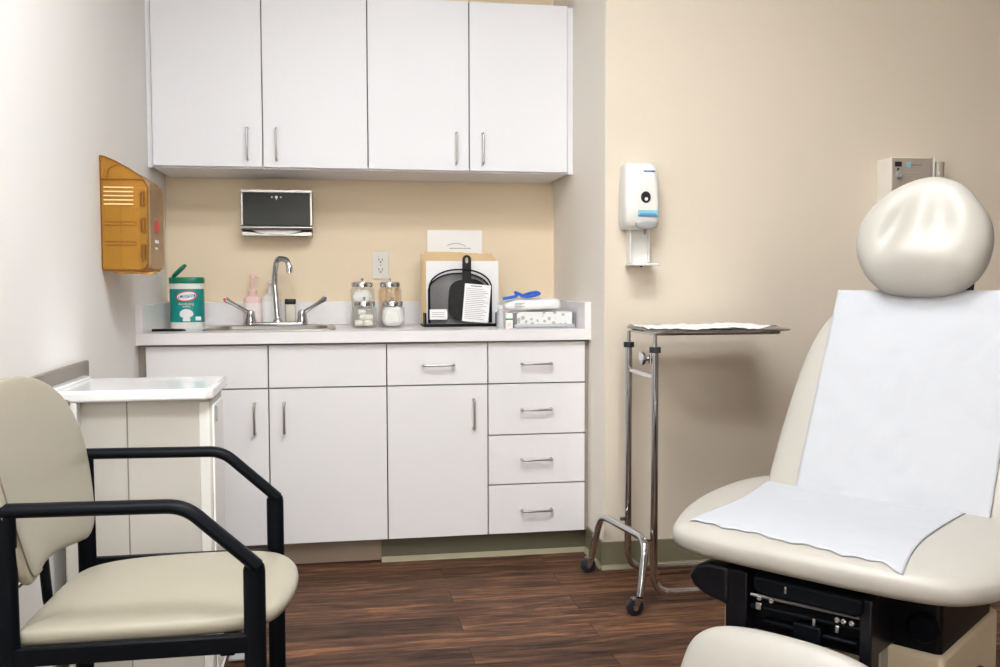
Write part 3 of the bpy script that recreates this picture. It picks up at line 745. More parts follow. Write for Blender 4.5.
# folders
def sheet(name, x0, x1, y, z1, m, label, cat, group=None, tab=None, z0=ZW + .008, lean=0, th=.0012):
    poly = [(x0, z0), (x1, z0), (x1, z1)]
    if tab: poly += [(tab[1] + .004, z1), (tab[1], z1 + .010), (tab[0], z1 + .010), (tab[0] - .004, z1)]
    poly += [(x0, z1)]
    bm = prism(BM(), poly, y, y + th, 'Y')
    for v in bm.verts: v.co.x += lean * (v.co.z - z0)
    return tag(obj(name, bm, m, smooth=False), label, cat, group)
sheet('document_folder', .343, .638, fy + .042, 1.128, 'paper_w', 'white folder in front of the manila folders in the sorter', 'folder', th=.003)
gl = 'manila folder standing in the black file sorter'
for k, (xa, z1, tb) in enumerate([(.334, 1.135, (.47, .60)), (.332, 1.142, (.52, .61)), (.328, 1.147, (.345, .44)), (.326, 1.152, (.42, .56)), (.324, 1.157, (.34, .46)), (.326, 1.150, (.55, .62)), (.328, 1.156, (.40, .50))]):
    sheet('manila_folder', xa, xa + .296, fy + .052 + .009 * k, z1, 'manila', gl, 'folder', 'manila folders in the file sorter', tb, lean=0, th=.002)
bk = sheet('notice_sheet', .357, .583, fy + .122, 1.256, 'wplastic', 'tall white sheet with an arc emblem rising behind the folders', 'sheet', th=.003)
bm = BM(); ya_ = fy + .1215
tube(bm, [(.475 + .042 * math.cos(a), ya_, 1.182 + .020 * math.sin(a)) for a in [math.radians(20 + 130 * k / 14) for k in range(15)]], .0012, 6)
obj('arc_emblem', bm, 'grey_print', bk)
bm = BM()
for k in range(12): bx(bm, .448 + .0075 * k, .453 + .0075 * k, ya_ - .0006, ya_, 1.180, 1.184)
bm.transform(Matrix.Identity(4)); obj('lettering', bm, 'grey_print', bk)

# clear tray with tissue box, wipe packet, blue tourniquet
t = thing('acrylic_tray', 'clear acrylic tray at the right end of the worktop', 'tray', (.78, 3.62, ZW))
bm = BM(); X0, X1, Y0, Y1 = .662, .900, 3.545, 3.70
bx(bm, X0, X1, Y0, Y1, ZW + .0005, ZW + .004)
bx(bm, X0, X1, Y0, Y0 + .003, ZW + .004, ZW + .016); bx(bm, X0, X1, Y1 - .003, Y1, ZW + .004, ZW + .06)
bx(bm, X0, X0 + .003, Y0 + .003, Y1 - .003, ZW + .004, ZW + .016); bx(bm, X1 - .003, X1, Y0 + .003, Y1 - .003, ZW + .004, ZW + .060)
obj('tray_shell', bm, 'acrylic', t, smooth=False)
t = thing('tissue_box', 'floral printed tissue box lying in the clear tray', 'box', (.78, 3.61, ZW + .005))
obj('carton', bx(BM(), .672, .892, 3.553, 3.68, ZW + .005, ZW + .062), 'tissue_box', t, bevel=.002)
obj('opening', prism(BM(), rrect(.72, .84, 3.59, 3.645, .027), ZW + .062, ZW + .0625, 'Z'), 'black_print', t)
t = thing('wipes_packet', 'soft white packet lying on top of the tissue box', 'packet', (.76, 3.66, ZW + .063))
bm = BM(); pad(bm, smooth_loop([(.64, 3.60), (.86, 3.60), (.872, 3.70), (.86, 3.74), (.65, 3.74), (.632, 3.66)], 2), .050, (V((0, 0, ZW + .089)), V((1, 0, 0)), V((0, 1, 0)), V((0, 0, 1))), 4.5, 8,
    dish=lambda u, w, d: .004 * noise.noise(V((u * 30, w * 30, 0))))
obj('pouch', bm, 'paper_w', t)
bm = BM()
for k in range(4): bx(bm, .672 + .0, .70 + .012 * (k % 2), 3.5985, 3.5995, ZW + .076 + .006 * k, ZW + .0775 + .006 * k)
obj('lettering', bm, 'grey_print', t)
bm = BM()
pts = [(.625, 3.60, .965), (.655, 3.598, .970), (.685, 3.60, .976), (.672, 3.605, .992), (.690, 3.61, .984), (.715, 3.60, .972), (.745, 3.605, .975), (.775, 3.61, .984), (.765, 3.62, .991), (.735, 3.62, .986), (.700, 3.615, .974)]
pts = [(p[0], p[1], p[2]) for p in pts]
tube(bm, fillet([(x, y, z + .012) for x, y, z in pts], .012, 4), .0075, 8, up=(0, .2, 1), r2=.006)
tag(obj('tourniquet_band', bm, 'blue_band'), 'blue rubber band coiled on top of the white packet', 'band')
t = thing('medicine_box', 'small white carton with green and red print left of tissue box', 'box', (.645, 3.57, ZW))
obj('carton', bx(BM(), .628, .656, 3.552, 3.60, ZW, ZW + .058), 'wplastic', t, bevel=.001)
obj('green_stripe', bx(BM(), .6278, .6562, 3.5515, 3.56, ZW + .032, ZW + .038), 'green', t)
obj('red_print_block', bx(BM(), .634, .650, 3.5515, 3.553, ZW + .006, ZW + .022), 'pink', t)
t = thing('clear_bottle', 'small clear bottle beside the white and green carton', 'bottle', (.613, 3.62, ZW))
obj('body', lathe(BM(), [(0, 0), (.015, 0), (.016, .004), (.016, .062), (.009, .072), (.009, .076), (0, .076)], (.613, 3.585, ZW), 18), 'acrylic', t)
obj('cap', lathe(BM(), [(0, 0), (.0105, 0), (.0105, .012), (0, .013)], (.613, 3.585, ZW + .076), 16), 'wplastic', t)

# ------------------------------------------------------------------ hand sanitiser dispenser on the right wall
t = thing('sanitizer_dispenser', 'white hand sanitizer dispenser with drip tray on the beige wall', 'dispenser', (1.03, YM, 1.10))
bm = BM()
# body: section widening toward the bottom front
zs = [(1.226, .054, .060), (1.236, .059, .085), (1.26, .0635, .100), (1.32, .0632, .102), (1.38, .061, .098), (1.43, .0575, .090), (1.449, .055, .082), (1.457, .048, .070)]
xc = 1.041; rs = []
for z, hw, dp in zs:
    s = rrect(-hw, hw, -dp, 0, .022, 6); rs.append([bm.verts.new((xc + a, YM + min(b_, 0), z)) for a, b_ in s])
n = len(rs[0])
for i in range(len(rs) - 1):
    for k in range(n): bm.faces.new((rs[i][k], rs[i][(k + 1) % n], rs[i + 1][(k + 1) % n], rs[i + 1][k]))
bm.faces.new(rs[0][::-1]); bm.faces.new(rs[-1])
obj('cover', bm, 'wplastic', t, angle=60)
yd = YM - .1035
bm = BM(); lathe(bm, [(0, -.003), (.016, -.003), (.0175, 0), (.0175, .004), (0, .004)], (1.050, yd, 1.335), 24, 'Y', 1, 1.15)
w = obj('sight_window', bm, 'dark_plastic', t, label='dark oval window')
obj('window_badge', lathe(BM(), [(0, -.002), (.006, -.002), (.006, 0), (0, 0)], (1.050, yd - .003, 1.328), 16, 'Y'), 'wplastic', w)
bm = BM(); bx(bm, 1.022, 1.092, yd - .001, yd + .002, 1.268, 1.290); lb = obj('label_patch', bm, 'label_blue', t, label='pale blue label')
bm = BM(); bx(bm, 1.023, 1.091, yd - .0018, yd - .0008, 1.2685, 1.2715)
for k in range(10): bx(bm, 1.028 + .006 * k, 1.0315 + .006 * k, yd - .0018, yd - .0008, 1.274, 1.278)
obj('lettering', bm, 'blue', lb)
bm = BM()
for k in range(10): bx(bm, 1.045 + .0042 * k, 1.0478 + .0042 * k, YM - .0945, YM - .088, 1.424, 1.428)
obj('lettering', bm, 'blue', t)
bm = BM(); pad(bm, smooth_loop([(1.025, 1.236), (1.090, 1.238), (1.098, 1.255), (1.092, 1.266), (1.02, 1.266), (1.012, 1.256)], 2), .030, (V((0, YM - .093, -.012)), V((1, 0, 0)), V((0, 0, 1)), V((0, -1, 0))), 4, 6)
obj('push_bar', bm, 'gplastic', t, label='grey push bar')
obj('wall_bracket', bx(BM(), 1.010, 1.090, YM - .014, YM, 1.105, 1.232), 'wplastic', t, bevel=.003)
bm = BM(); bx(bm, 1.010, 1.016, YM - .05, YM - .012, 1.11, 1.232); obj('bracket_arm', bm, 'wplastic', t, bevel=.002); bm = BM(); bx(bm, 1.084, 1.090, YM - .03, YM - .012, 1.11, 1.232); obj('bracket_arm', bm, 'wplastic', t, bevel=.002)
bm = BM(); prism(bm, rrect(1.002, 1.106, YM - .105, YM - .001, .02), 1.098, 1.106, 'Z'); obj('drip_tray', bm, 'wplastic', t, bevel=.002)
obj('drip_drain', lathe(BM(), [(0, 0), (.004, 0), (.004, .006), (0, .006)], (1.045, YM - .07, 1.093), 12), 'black_plastic', t)
obj('nozzle', lathe(BM(), [(0, 0), (.005, 0), (.006, .02), (0, .02)], (1.062, YM - .06, 1.208), 12), 'gplastic', t)

# diagnostic unit on the right wall
t = thing('diagnostic_unit', 'taupe wall-mounted medical instrument unit behind the headrest', 'medical device', (2.117, YM, 1.15))
ux0, ux1, uy, uz0, uz1 = 1.983, 2.143, YM - .10, 1.16, 1.492
obj('housing', bx(BM(), ux0, ux1, uy + .004, YM, uz0, uz1), 'diag_side', t, bevel=.003)
bm = bx(BM(), ux0 + .001, ux1 - .001, uy, uy + .006, uz0 + .003, uz1 - .003); fp = obj('front_panel', bm, 'diag', t, bevel=.001)
obj('display_window', bx(BM(), 1.993, 2.02, uy - .001, uy + .001, 1.458, 1.476), 'black_print', fp)
bm = bx(BM(), 2.04, 2.056, uy - .001, uy + .001, 1.456, 1.474); obj('logo_block', bm, 'label_blue', fp)
bm = BM()
for k in range(8): bx(bm, 2.06 + .0052 * k, 2.064 + .0052 * k, uy - .0008, uy + .001, 1.462 + .001 * (k % 2), 1.467)
obj('lettering', bm, 'grey_print', fp)
bm = BM()
for k in range(2): bx(bm, 2.03, 2.1, uy - .0008, uy + .001, 1.437 - .012 * k, 1.4385 - .012 * k)
obj('printed_lines', bm, 'shell', fp)
obj('indicator', lathe(BM(), [(0, -.002), (.004, -.002), (.004, 0), (0, 0)], (2.006, uy, 1.449), 12, 'Y'), 'black_print', fp)
obj('dial_knob', lathe(BM(), [(0, -.014), (.010, -.013), (.012, -.006), (.013, 0), (0, 0)], (2.006, uy, 1.427), 24, 'Y'), 'gplastic', t)
obj('gap_shade', bx(BM(), 2.144, 2.15, uy + .02, YM, uz0, uz1 - .006), 'black_plastic', t)  # dark strip standing in for the shaded gap beside the cradle
obj('probe', tube(BM(), [(2.155, uy + .01, uz0), (2.155, uy + .01, 1.47), (2.157, uy + .01, 1.50)], [.005, .005, .0015], 12), 'wplastic', t, label='white thermometer probe')
bm = lathe(BM(), [(0, 0), (.022, 0), (.022, .29), (0, .29)], (2.186, uy + .03, uz0 + .03), 24)
bx(bm, 2.164, 2.208, uy + .03, YM, uz0, uz1 - .012); obj('handle_cradle', bm, 'diag', t)

# ------------------------------------------------------------------ instrument stand (wheeled, chrome)
PX, PY1, PY2 = .988, 2.855, 3.130
t = thing('instrument_stand', 'chrome wheeled instrument stand in front of the beige wall', 'stand', (PX + .1, 2.99, 0))
for y in (PY1, PY2):
    pts = fillet([(PX, y, .823), (PX, y, .034), (PX + .42, y, .034)], .07, 8)
    p = obj('post', tube(BM(), pts, .0125, 16), 'chrome', t)
    obj('inner_rod', tube(BM(), [(PX, y, .82), (PX, y, .872)], .0065, 12), 'chrome', t)
    obj('collar', lathe(BM(), [(0, 0), (.0185, 0), (.0185, .018), (0, .018)], (PX, y, .815), 20), 'rubber', t, label='black collar')
    obj('foot_tip', tube(BM(), [(PX + .42, y, .034), (PX + .44, y, .034)], .0135, 14), 'rubber', t)
    obj('glide', lathe(BM(), [(0, 0), (.012, 0), (.012, .024), (0, .024)], (PX + .40, y, 0), 14), 'rubber', t)
obj('crossbar', bx(BM(), PX - .005, PX + .005, PY1, PY2, .730, .745), 'chrome', t, bevel=.002)
# height knob
kb = BM(); lathe(kb, [(0, -.006), (.022, -.005), (.023, 0), (.020, .006), (.008, .009), (.006, .03), (0, .03)], (PX - .036, PY1 + .02, .795), 20, 'X')
obj('height_knob', kb, 'chrome', t)
obj('knob_bracket', tube(BM(), [(PX - .010, PY1 + .012, .78), (PX - .010, PY1 + .012, .81)], .008, 10), 'chrome', t)
# caster yoke : inverted U
x1, y1, x2, y2 = .872, 3.213, .902, 2.765
pts = fillet([(x1 + .006, y1 - .003, .058), (x1 + .035, y1 - .02, .212), (x2 + .045, y2 + .045, .226), (x2 + .012, y2 + .004, .058)], [.055, .055], 8)
obj('caster_frame', tube(BM(), pts, .0125, 16), 'chrome', t)
for (x, y) in ((PX - .015, PY1), (PX - .012, PY2)):
    obj('bolt', lathe(BM(), [(0, -.008), (.007, -.008), (.007, .012), (0, .012)], (x - .012, y - .005, .213), 10, 'X'), 'chrome', t)
def caster(x, y):
    c = obj('caster', prism(BM(), rrect(x - .016, x + .018, y - .014, y + .014, .004), .052, .056, 'Z'), 'nickel', t)
    bm = BM()
    for s in (-1, 1): prism(bm, [(x - .010, .055), (x + .014, .055), (x + .002, .023), (x - .010, .022)], y + s * .0115 - .001, y + s * .0115 + .001, 'Y')
    obj('fork', bm, 'steel', c)
    bm = BM(); lathe(bm, [(0, -.009), (.022, -.0095), (.0268, -.007), (.028, 0), (.0268, .007), (.022, .0095), (0, .009)], (x - .006, y, .0281), 28, 'Y'); obj('wheel', bm, 'rubber', c)
    bm = BM(); lathe(bm, [(0, -.0145), (.008, -.0145), (.008, .0145), (0, .0145)], (x - .006, y, .0256), 12, 'Y'); obj('axle', bm, 'nickel', c)
caster(x1, y1); caster(x2, y2)
# tray
tx0, tx1, ty0, ty1, tz = .980, 1.452, 2.835, 3.155, .877
obj('tray_support', tube(BM(), fillet([(PX, PY1, .8735), (tx1 - .03, PY1, .8735), (tx1 - .03, PY2, .8735), (PX, PY2, .8735), (PX, PY1, .8735)], .03, 4), .0042, 10), 'chrome', t)
tr = thing('instrument_tray', 'shallow steel tray on top of the wheeled chrome stand', 'tray', (1.2, 3.0, tz))
bm = BM()
o1, o2, i1 = rrect(tx0, tx1, ty0, ty1, .03), rrect(tx0 + .006, tx1 - .006, ty0 + .006, ty1 - .006, .028), rrect(tx0 + .016, tx1 - .016, ty0 + .016, ty1 - .016, .025)
prf = [(i1, tz + .002), (o2, tz + .004), (o1, tz + .007), (o1, tz + .0095), (o2, tz + .0075), (i1, tz + .004)]
rs = [[bm.verts.new((x, y, z)) for x, y in s] for s, z in prf]; n = len(o1)
for i in range(5):
    for k in range(n): bm.faces.new((rs[i][k], rs[i][(k + 1) % n], rs[i + 1][(k + 1) % n], rs[i + 1][k]))
bm.faces.new(rs[0][::-1]); bm.faces.new(rs[-1]); obj('pan', bm, 'steel', tr)
bm = BM(); nx, ny = 60, 30; g = []
for i in range(nx + 1):
    row = []
    for j in range(ny + 1):
        x = tx0 + .004 + (tx1 - tx0 - .035) * i / nx; y = ty0 + .006 + (ty1 - ty0 - .012) * j / ny
        e = max(0, 1 - min(i, nx - i, j, ny - j) / 4)
        z = tz + .0115 + .008 * e * .5 + .006 * noise.noise(V((x * 14, y * 14, 2))) + .004 * noise.noise(V((x * 40, y * 30, 5))) + .007 * max(0, 1 - abs(x - 1.38) / .05)
        row.append(bm.verts.new((x, y, max(z, tz + .006))))
    g.append(row)
for i in range(nx):
    for j in range(ny): bm.faces.new((g[i][j], g[i + 1][j], g[i + 1][j + 1], g[i][j + 1]))
lin = tag(obj('tray_liner', bm, 'paper_w'), 'crumpled white paper liner in the shallow steel tray', 'paper')
sm = lin.modifiers.new('thick', 'SOLIDIFY'); sm.thickness = .0012

# ------------------------------------------------------------------ small cabinet with glossy white top by the left wall
t = thing('side_cabinet', 'pale grey floor cabinet with glossy white top behind the armchair', 'cabinet', (-.51, 2.55, 0))
cx0, cx1, cy0, cy1 = -.672, -.319, 2.412, 2.61
bm = BM(); s0 = [(cx0, cy0), (cx1 + .0, cy0), (cx1, cy1), (cx0, cy1)]
vs = [bm.verts.new((x, y, .03)) for x, y in [(cx0, cy0), (cx1, cy0), (cx1, cy1), (cx0, cy1)]]; ws = [bm.verts.new((x, y, .755)) for x, y in s0]
bm.faces.new(vs[::-1]); bm.faces.new(ws)
for i in range(4): bm.faces.new((vs[i], vs[(i + 1) % 4], ws[(i + 1) % 4], ws[i]))
obj('body', bm, 'cart', t, bevel=.006)
bm = BM(); bx(bm, cx1 - .030, cx1 - .006, cy0 - .003, cy0 + .004, .05, .745); obj('corner_strip', bm, 'wplastic', t, bevel=.002)
bm = BM(); bx(bm, -.5215, -.5185, cy0 - .0012, cy0 + .002, .04, .75); obj('panel_seam', bm, 'rail', t)
bm = bx(BM(), cx1 - .001, cx1 + .005, cy0 + .006, cy1 - .004, .05, .735); dr = obj('door', bm, 'wplastic', t, bevel=.003)
obj('handle', bx(BM(), cx1 + .005, cx1 + .009, cy0 + .03, cy0 + .04, .69, .73), 'gplastic', dr, bevel=.002)
bm = BM(); bx(bm, cx0 + .01, cx1 - .01, cy0 + .01, cy1 - .01, 0, .03); obj('plinth', bm, 'rail', t)
bm = BM()
prism(bm, [(-.69, 2.385), (-.68, 2.375), (-.330, 2.375), (-.312, 2.395), (-.314, 2.70), (-.69, 2.70)], .753, .781, 'Z')
tp = obj('lid', bm, 'cart_top', t, bevel=.006, seg=3, label='glossy white lid')
bm = BM(); bx(bm, -.694, -.672, 2.38, 2.70, .781, .789); obj('rear_rim', bm, 'cart_top', tp, bevel=.002)
bm = BM(); lathe(bm, [(0, -.012), (.007, -.012), (.010, -.004), (.010, .002), (0, .002)], (-.650, 2.372, .752), 14, 'Y'); obj('hinge_screw', bm, 'toe_wood', tp)
bm = BM(); bx(bm, -.668, -.628, 2.378, 2.412, .69, .755); obj('hinge_bracket', bm, 'wplastic', t, bevel=.002)
bm = BM()
tube(bm, fillet([(-.318, 2.70, .03), (-.318, 2.42, .03), (-.235, 2.42, .03), (-.235, 2.63, .03), (-.318, 2.63, .03)], .006, 3), .004, 8)
pdl = obj('foot_pedal', bm, 'wplastic', t, label='white wire foot pedal')
obj('pedal_pad', bx(BM(), -.312, -.240, 2.60, 2.655, .006, .014), 'gplastic', pdl, bevel=.002)

# ------------------------------------------------------------------ armchair at the left
t = thing('armchair', 'sand vinyl armchair with black tubular metal arms at the left', 'chair', (-.31, 1.81, 0))
YN, YA = 1.56, 2.06
for y, xb in ((YN, -.524), (YA, -.531)):
    arm = fillet([(xb - (.04 if y == YN else .012), y, .684), (-.252, y, .680), (-.138, y, .575)], [.028], 8)
    obj('armrest', tube(BM(), arm, .0115, 16, up=(0, 1, 0), r2=.017), 'black', t)
    obj('leg', tube(BM(), [(-.144, y, 0.004), (-.144, y, .570), (-.142, y, .582), (-.140, y, .587)], [.018, .018, .015, .007], 16, up=(0, 1, 0), r2=.011), 'black', t)
    obj('leg', tube(BM(), fillet([(xb - .03, y, .004), (xb + .002, y, .36), (xb, y, .68)], .1, 6), .0185, 16, up=(0, 1, 0), r2=.011), 'black', t)
    obj('seat_rail', bx(BM(), -.515, -.155, y - .009, y + .009, .434, .464), 'black', t, bevel=.003)
for x in (-.50, -.19):
    obj('cross_rail', bx(BM(), x - .012, x + .012, YN + .009, YA - .009, .424, .446), 'black', t, bevel=.003)
obj('back_support', tube(BM(), fillet([(-.505, 1.80, .436), (-.532, 1.80, .45), (-.545, 1.80, .62)], .02, 4), .009, 10, up=(0, 1, 0), r2=.012), 'black', t)
sf = (V((0, 0, .4705)), V((1, 0, 0)), V((0, 1, 0)), V((0, 0, 1)))
ol = smooth_loop([(-.520, 1.578), (-.514, 1.574), (-.20, 1.575), (-.125, 1.60), (-.095, 1.68), (-.082, 1.80), (-.092, 1.895), (-.125, 1.965), (-.20, 1.985), (-.40, 1.975), (-.49, 1.94), (-.515, 1.87)], 3)
bm = BM(); pad(bm, ol, .056, sf, 3.0, 12, dish=lambda u, w, d: .003 * math.exp(-((u + .3) ** 2 + (w - 1.82) ** 2) / .03))
obj('seat', bm, 'vinyl_chair', t, angle=80)
th = math.radians(14)
bn = V((math.cos(th), 0, math.sin(th))); bw = V((-math.sin(th), 0, math.cos(th)))
bf = (V((-.500, 0, .54)) , V((0, 1, 0)), bw, bn)
ol = smooth_loop([(1.565, .015), (1.64, .010), (1.70, .020), (1.79, .016), (1.90, .0), (1.965, -.008), (2.01, .02), (2.050, .12), (2.060, .19), (2.038, .26), (1.99, .305), (1.90, .338), (1.76, .345), (1.66, .338), (1.585, .31), (1.555, .25), (1.545, .17), (1.555, .08)], 2)
def curve_back(u, w, d): return .05 * ((u - 1.81) / .26) ** 2 * .5
bm = BM(); pad(bm, ol, .036, bf, 3.2, 12, centre=(1.81, .17))
for v in bm.verts: v.co += bn * .022 * ((v.co.y - 1.81) / .26) ** 2 - bn * .012
obj('backrest', bm, 'vinyl_chair', t, angle=80)
ol2 = [(1.81 + (a - 1.81) * .985, .17 + (b_ - .17) * .985) for a, b_ in ol]
bm = BM(); pad(bm, ol2, .020, (bf[0] - bn * .024, bf[1], bf[2], bf[3]), 4, 8, centre=(1.81, .17))
for v in bm.verts: v.co += bn * .022 * ((v.co.y - 1.81) / .26) ** 2 - bn * .012
obj('back_shell', bm, 'vinyl_chair', t, angle=80)
bm = BM(); pts = []
for a, b_ in ol2:
    p = bf[0] + bf[1] * a + bf[2] * b_ - bn * .015; p += bn * (.022 * ((a - 1.81) / .26) ** 2 - .012); pts.append(1.0 * p + (p - (bf[0] + bf[1] * 1.81 + bf[2] * .17)).normalized() * .002)
tube(bm, pts, .0022, 6, closed=True); obj('seam', bm, 'piping', t, label='dark stitched seam')
bm = BM(); pts = []
for a, b_ in [(1.81 + (a - 1.81) * .94, .17 + (b_ - .17) * .95) for a, b_ in ol]:
    if a < 1.66: pts.append(bf[0] + bf[1] * a + bf[2] * b_ + bn * (.0112 + .022 * ((a - 1.81) / .26) ** 2 - .012))
pts.sort(key=lambda p: p.z); tube(bm, pts, .0016, 6); obj('stitching', bm, 'piping', t, label='line of dark stitches')

# ------------------------------------------------------------------ examination chair at the right
ph = math.radians(38)
EB = V((math.cos(ph), math.sin(ph), 0)); ER = V((math.sin(ph), -math.cos(ph), 0)); EZ = V((0, 0, 1))
EO = V((.9765, 1.757, 0))
def E3(u, v, z): return EO + ER * u + EB * v + EZ * z
t = thing('exam_chair', 'cream vinyl medical examination chair with headrest at the right', 'chair', tuple(EO + EB * .1))
# seat cushion
sf = (EO + EZ * .518, ER, EB, EZ)
seat_ol = smooth_loop([(-.222, -.232), (-.05, -.242), (.12, -.244), (.27, -.238), (.345, -.20), (.385, -.08), (.405, .10), (.395, .30), (.33, .42), (-.30, .42), (-.350, .37), (-.362, .22), (-.335, .03), (-.270, -.15)], 3)
bm = BM()
pad(bm, seat_ol, .088, sf, 3.2, 16, dish=lambda u, w, d: -.012 * math.exp(-((u - .02) ** 2 / .05 + (w - .08) ** 2 / .03)), centre=(.02, .1))
seat_bvh_bm = bm.copy(); obj('seat', bm, 'vinyl', t, angle=80)
# back cushion
thb = math.radians(29)
BT = EB * math.sin(thb) + EZ * math.cos(thb); BN = -EB * math.cos(thb) + EZ * math.sin(thb)
BP = E3(-.169, .228, .57)
bfr = (BP - BN * .040, ER, BT, BN)
back_ol = smooth_loop([(-.085, -.06), (.10, -.08), (.32, -.08), (.50, -.06), (.505, .10), (.495, .26), (.475, .38), (.43, .47), (.36, .512), (.20, .522), (.06, .512), (-.015, .475), (-.055, .40), (-.075, .28), (-.085, .10)], 3)
bm = BM()
pad(bm, back_ol, .085, bfr, 3.4, 16, centre=(.21, .22))
back_bvh_bm = bm.copy(); obj('backrest', bm, 'vinyl', t, angle=80)
bm = BM(); pad(bm, [(.21 + (a - .21) * .93, .22 + (b_ - .22) * .95) for a, b_ in back_ol], .05, (bfr[0] - BN * .045, ER, BT, BN), 5, 8, centre=(.21, .22))
obj('back_shell', bm, 'shell', t, angle=80, label='beige plastic shell behind the back cushion')
# headrest
th2 = math.radians(15)
HT = EB * math.sin(th2) + EZ * math.cos(th2); HN = -EB * math.cos(th2) + EZ * math.sin(th2)
HP = V((1.3804, 2.0353, 1.1428)) - HN * .005 - HT * .001 + ER * .008
hol = [(.018, .148), (.072, .126), (.106, .085), (.138, .035), (.146, -.019), (.134, -.083), (.098, -.125), (.060, -.140), (.017, -.143), (-.035, -.142), (-.080, -.136), (-.112, -.112), (-.138, -.080), (-.160, -.025), (-.157, .032), (-.122, .092), (-.067, .130), (-.02, .146)]
hol = smooth_loop([(a * 1.03 - .002, b_ * 1.02 + .0) for a, b_ in hol], 2)
def hd(u, w, d):
    # scooped upper face between two side wings, thick roll along the bottom
    g = 0
    g -= .021 * math.exp(-(((u + .058) - .34 * (w - .03)) ** 2 / .0009 + (w - .020) ** 2 / .0055))
    g -= .015 * math.exp(-(((u - .040) + .1 * (w - .02)) ** 2 / .0016 + (w - .04) ** 2 / .006))
    g -= .006 * math.exp(-(u ** 2 / .006 + (w - .05) ** 2 / .006))
    g += .010 * math.exp(-(u ** 2 / .016 + (w + .060) ** 2 / .0014))
    return g
bm = BM(); pad(bm, hol, .125, (HP - ER * .012 + HT * .004, ER, HT, HN), 2.35, 20, dish=hd, centre=(0, 0))
obj('headrest', bm, 'vinyl', t, angle=85)
hb = HP - HN * .02
obj('headrest_post', tube(BM(), [hb + ER * .088 - HT * .03, hb + ER * .088 - HT * .22, hb + ER * .088 - HT * .30], .010, 10, up=tuple(HN), r2=.006), 'black_plastic', t, label='black headrest post')
obj('headrest_post', tube(BM(), [hb - ER * .02 - HT * .03, hb - ER * .02 - HT * .22, hb - ER * .02 - HT * .30], .010, 10, up=tuple(HN), r2=.006), 'black_plastic', t, label='black headrest post')

def ebox(bm, u0, u1, v0, v1, z0, z1):
    vs = [bm.verts.new(E3(u, v, z)) for u in (u0, u1) for v in (v0, v1) for z in (z0, z1)]
    for f in ((0, 1, 3, 2), (4, 6, 7, 5), (0, 4, 5, 1), (2, 3, 7, 6), (0, 2, 6, 4), (1, 5, 7, 3)): bm.faces.new([vs[i] for i in f])
    return bm
def eprism(bm, poly, a, b, plane):
    """plane 'uz': polygon in (u,z) extruded along v; 'vz': polygon in (v,z) extruded along u"""
    f = (lambda p, q, s: E3(p, s, q)) if plane == 'uz' else (lambda p, q, s: E3(s, p, q))
    A = [bm.verts.new(f(p, q, a)) for p, q in poly]; B = [bm.verts.new(f(p, q, b)) for p, q in poly]; n = len(poly)
    bm.faces.new(A[::-1]); bm.faces.new(B)
    for i in range(n): bm.faces.new((A[i], A[(i + 1) % n], B[(i + 1) % n], B[i]))
    return bm
# black carriage under the seat
bm = BM(); ebox(bm, -.125, .16, -.165, .34, .352, .474); obj('carriage', bm, 'black_plastic', t, bevel=.006)
bm = BM(); eprism(bm, [(-.20, .445), (-.19, .425), (-.165, .412), (-.11, .40), (-.11, .478), (-.155, .478), (-.185, .468)], -.205, .12, 'uz')
obj('side_cover', bm, 'black_plastic', t, bevel=.008, seg=3)
bm = BM(); ebox(bm, .135, .243, -.052, .27, .34, .476)
obj('side_cover', bm, 'black_plastic', t, bevel=.010, seg=3)
bm = BM(); lathe(bm, [(0, 0), (.026, 0), (.030, .004), (.024, .012), (0, .014)], (0, 0, 0), 20)
bm.transform(Matrix.Translation(E3(.212, -.054, .395)) @ Matrix.Rotation(ph - PI / 2, 4, 'Z') @ Matrix.Rotation(PI / 2, 4, 'X')); obj('pivot_cap', bm, 'black', t)
# drawer front and rails
bm = BM(); eprism(bm, [(-.052, .476), (.158, .476), (.158, .448), (.145, .441), (-.04, .443), (-.052, .452)], -.215, -.165, 'uz'); obj('front_drawer', bm, 'black', t, bevel=.006, seg=3)
obj('upright', ebox(BM(), -.118, -.072, -.200, -.165, .30, .474), 'black_plastic', t, bevel=.003)
obj('upright', ebox(BM(), .150, .172, -.205, -.165, .33, .474), 'black_plastic', t, bevel=.003)
bm = BM(); tube(bm, [E3(-.065, -.19, .408), E3(.15, -.19, .414)], .006, 10); obj('slide_rail', bm, 'black', t)
bm = BM(); tube(bm, [E3(-.065, -.195, .432), E3(.158, -.195, .436)], .0035, 8); obj('slide_rail', bm, 'steel', t)
bm = BM(); ebox(bm, .020, .075, -.195, -.165, .355, .398); ebox(bm, -.05, .14, -.185, -.165, .375, .385); obj('latch_block', bm, 'black', t, bevel=.004)
for u, z, w in ((-.052, .407, .012), (.012, .455, .005), (.105, .40, .007), (.062, .402, .006)):
    bm = BM(); ebox(bm, u, u + w, -.2165 if z > .45 else -.203, -.200, z, z + .014); obj('metal_clip', bm, 'steel', t, bevel=.002)
for u in (-.045, -.02, .108, .12, .135):
    bm = BM(); lathe(bm, [(0, 0), (.005, 0), (.005, .004), (.003, .005), (0, .003)], (0, 0, 0), 12)
    bm.transform(Matrix.Translation(E3(u, -.198, .430 if u < .1 else .424)) @ Matrix.Rotation(ph - PI / 2, 4, 'Z') @ Matrix.Rotation(PI / 2, 4, 'X')); obj('screw', bm, 'steel', t)
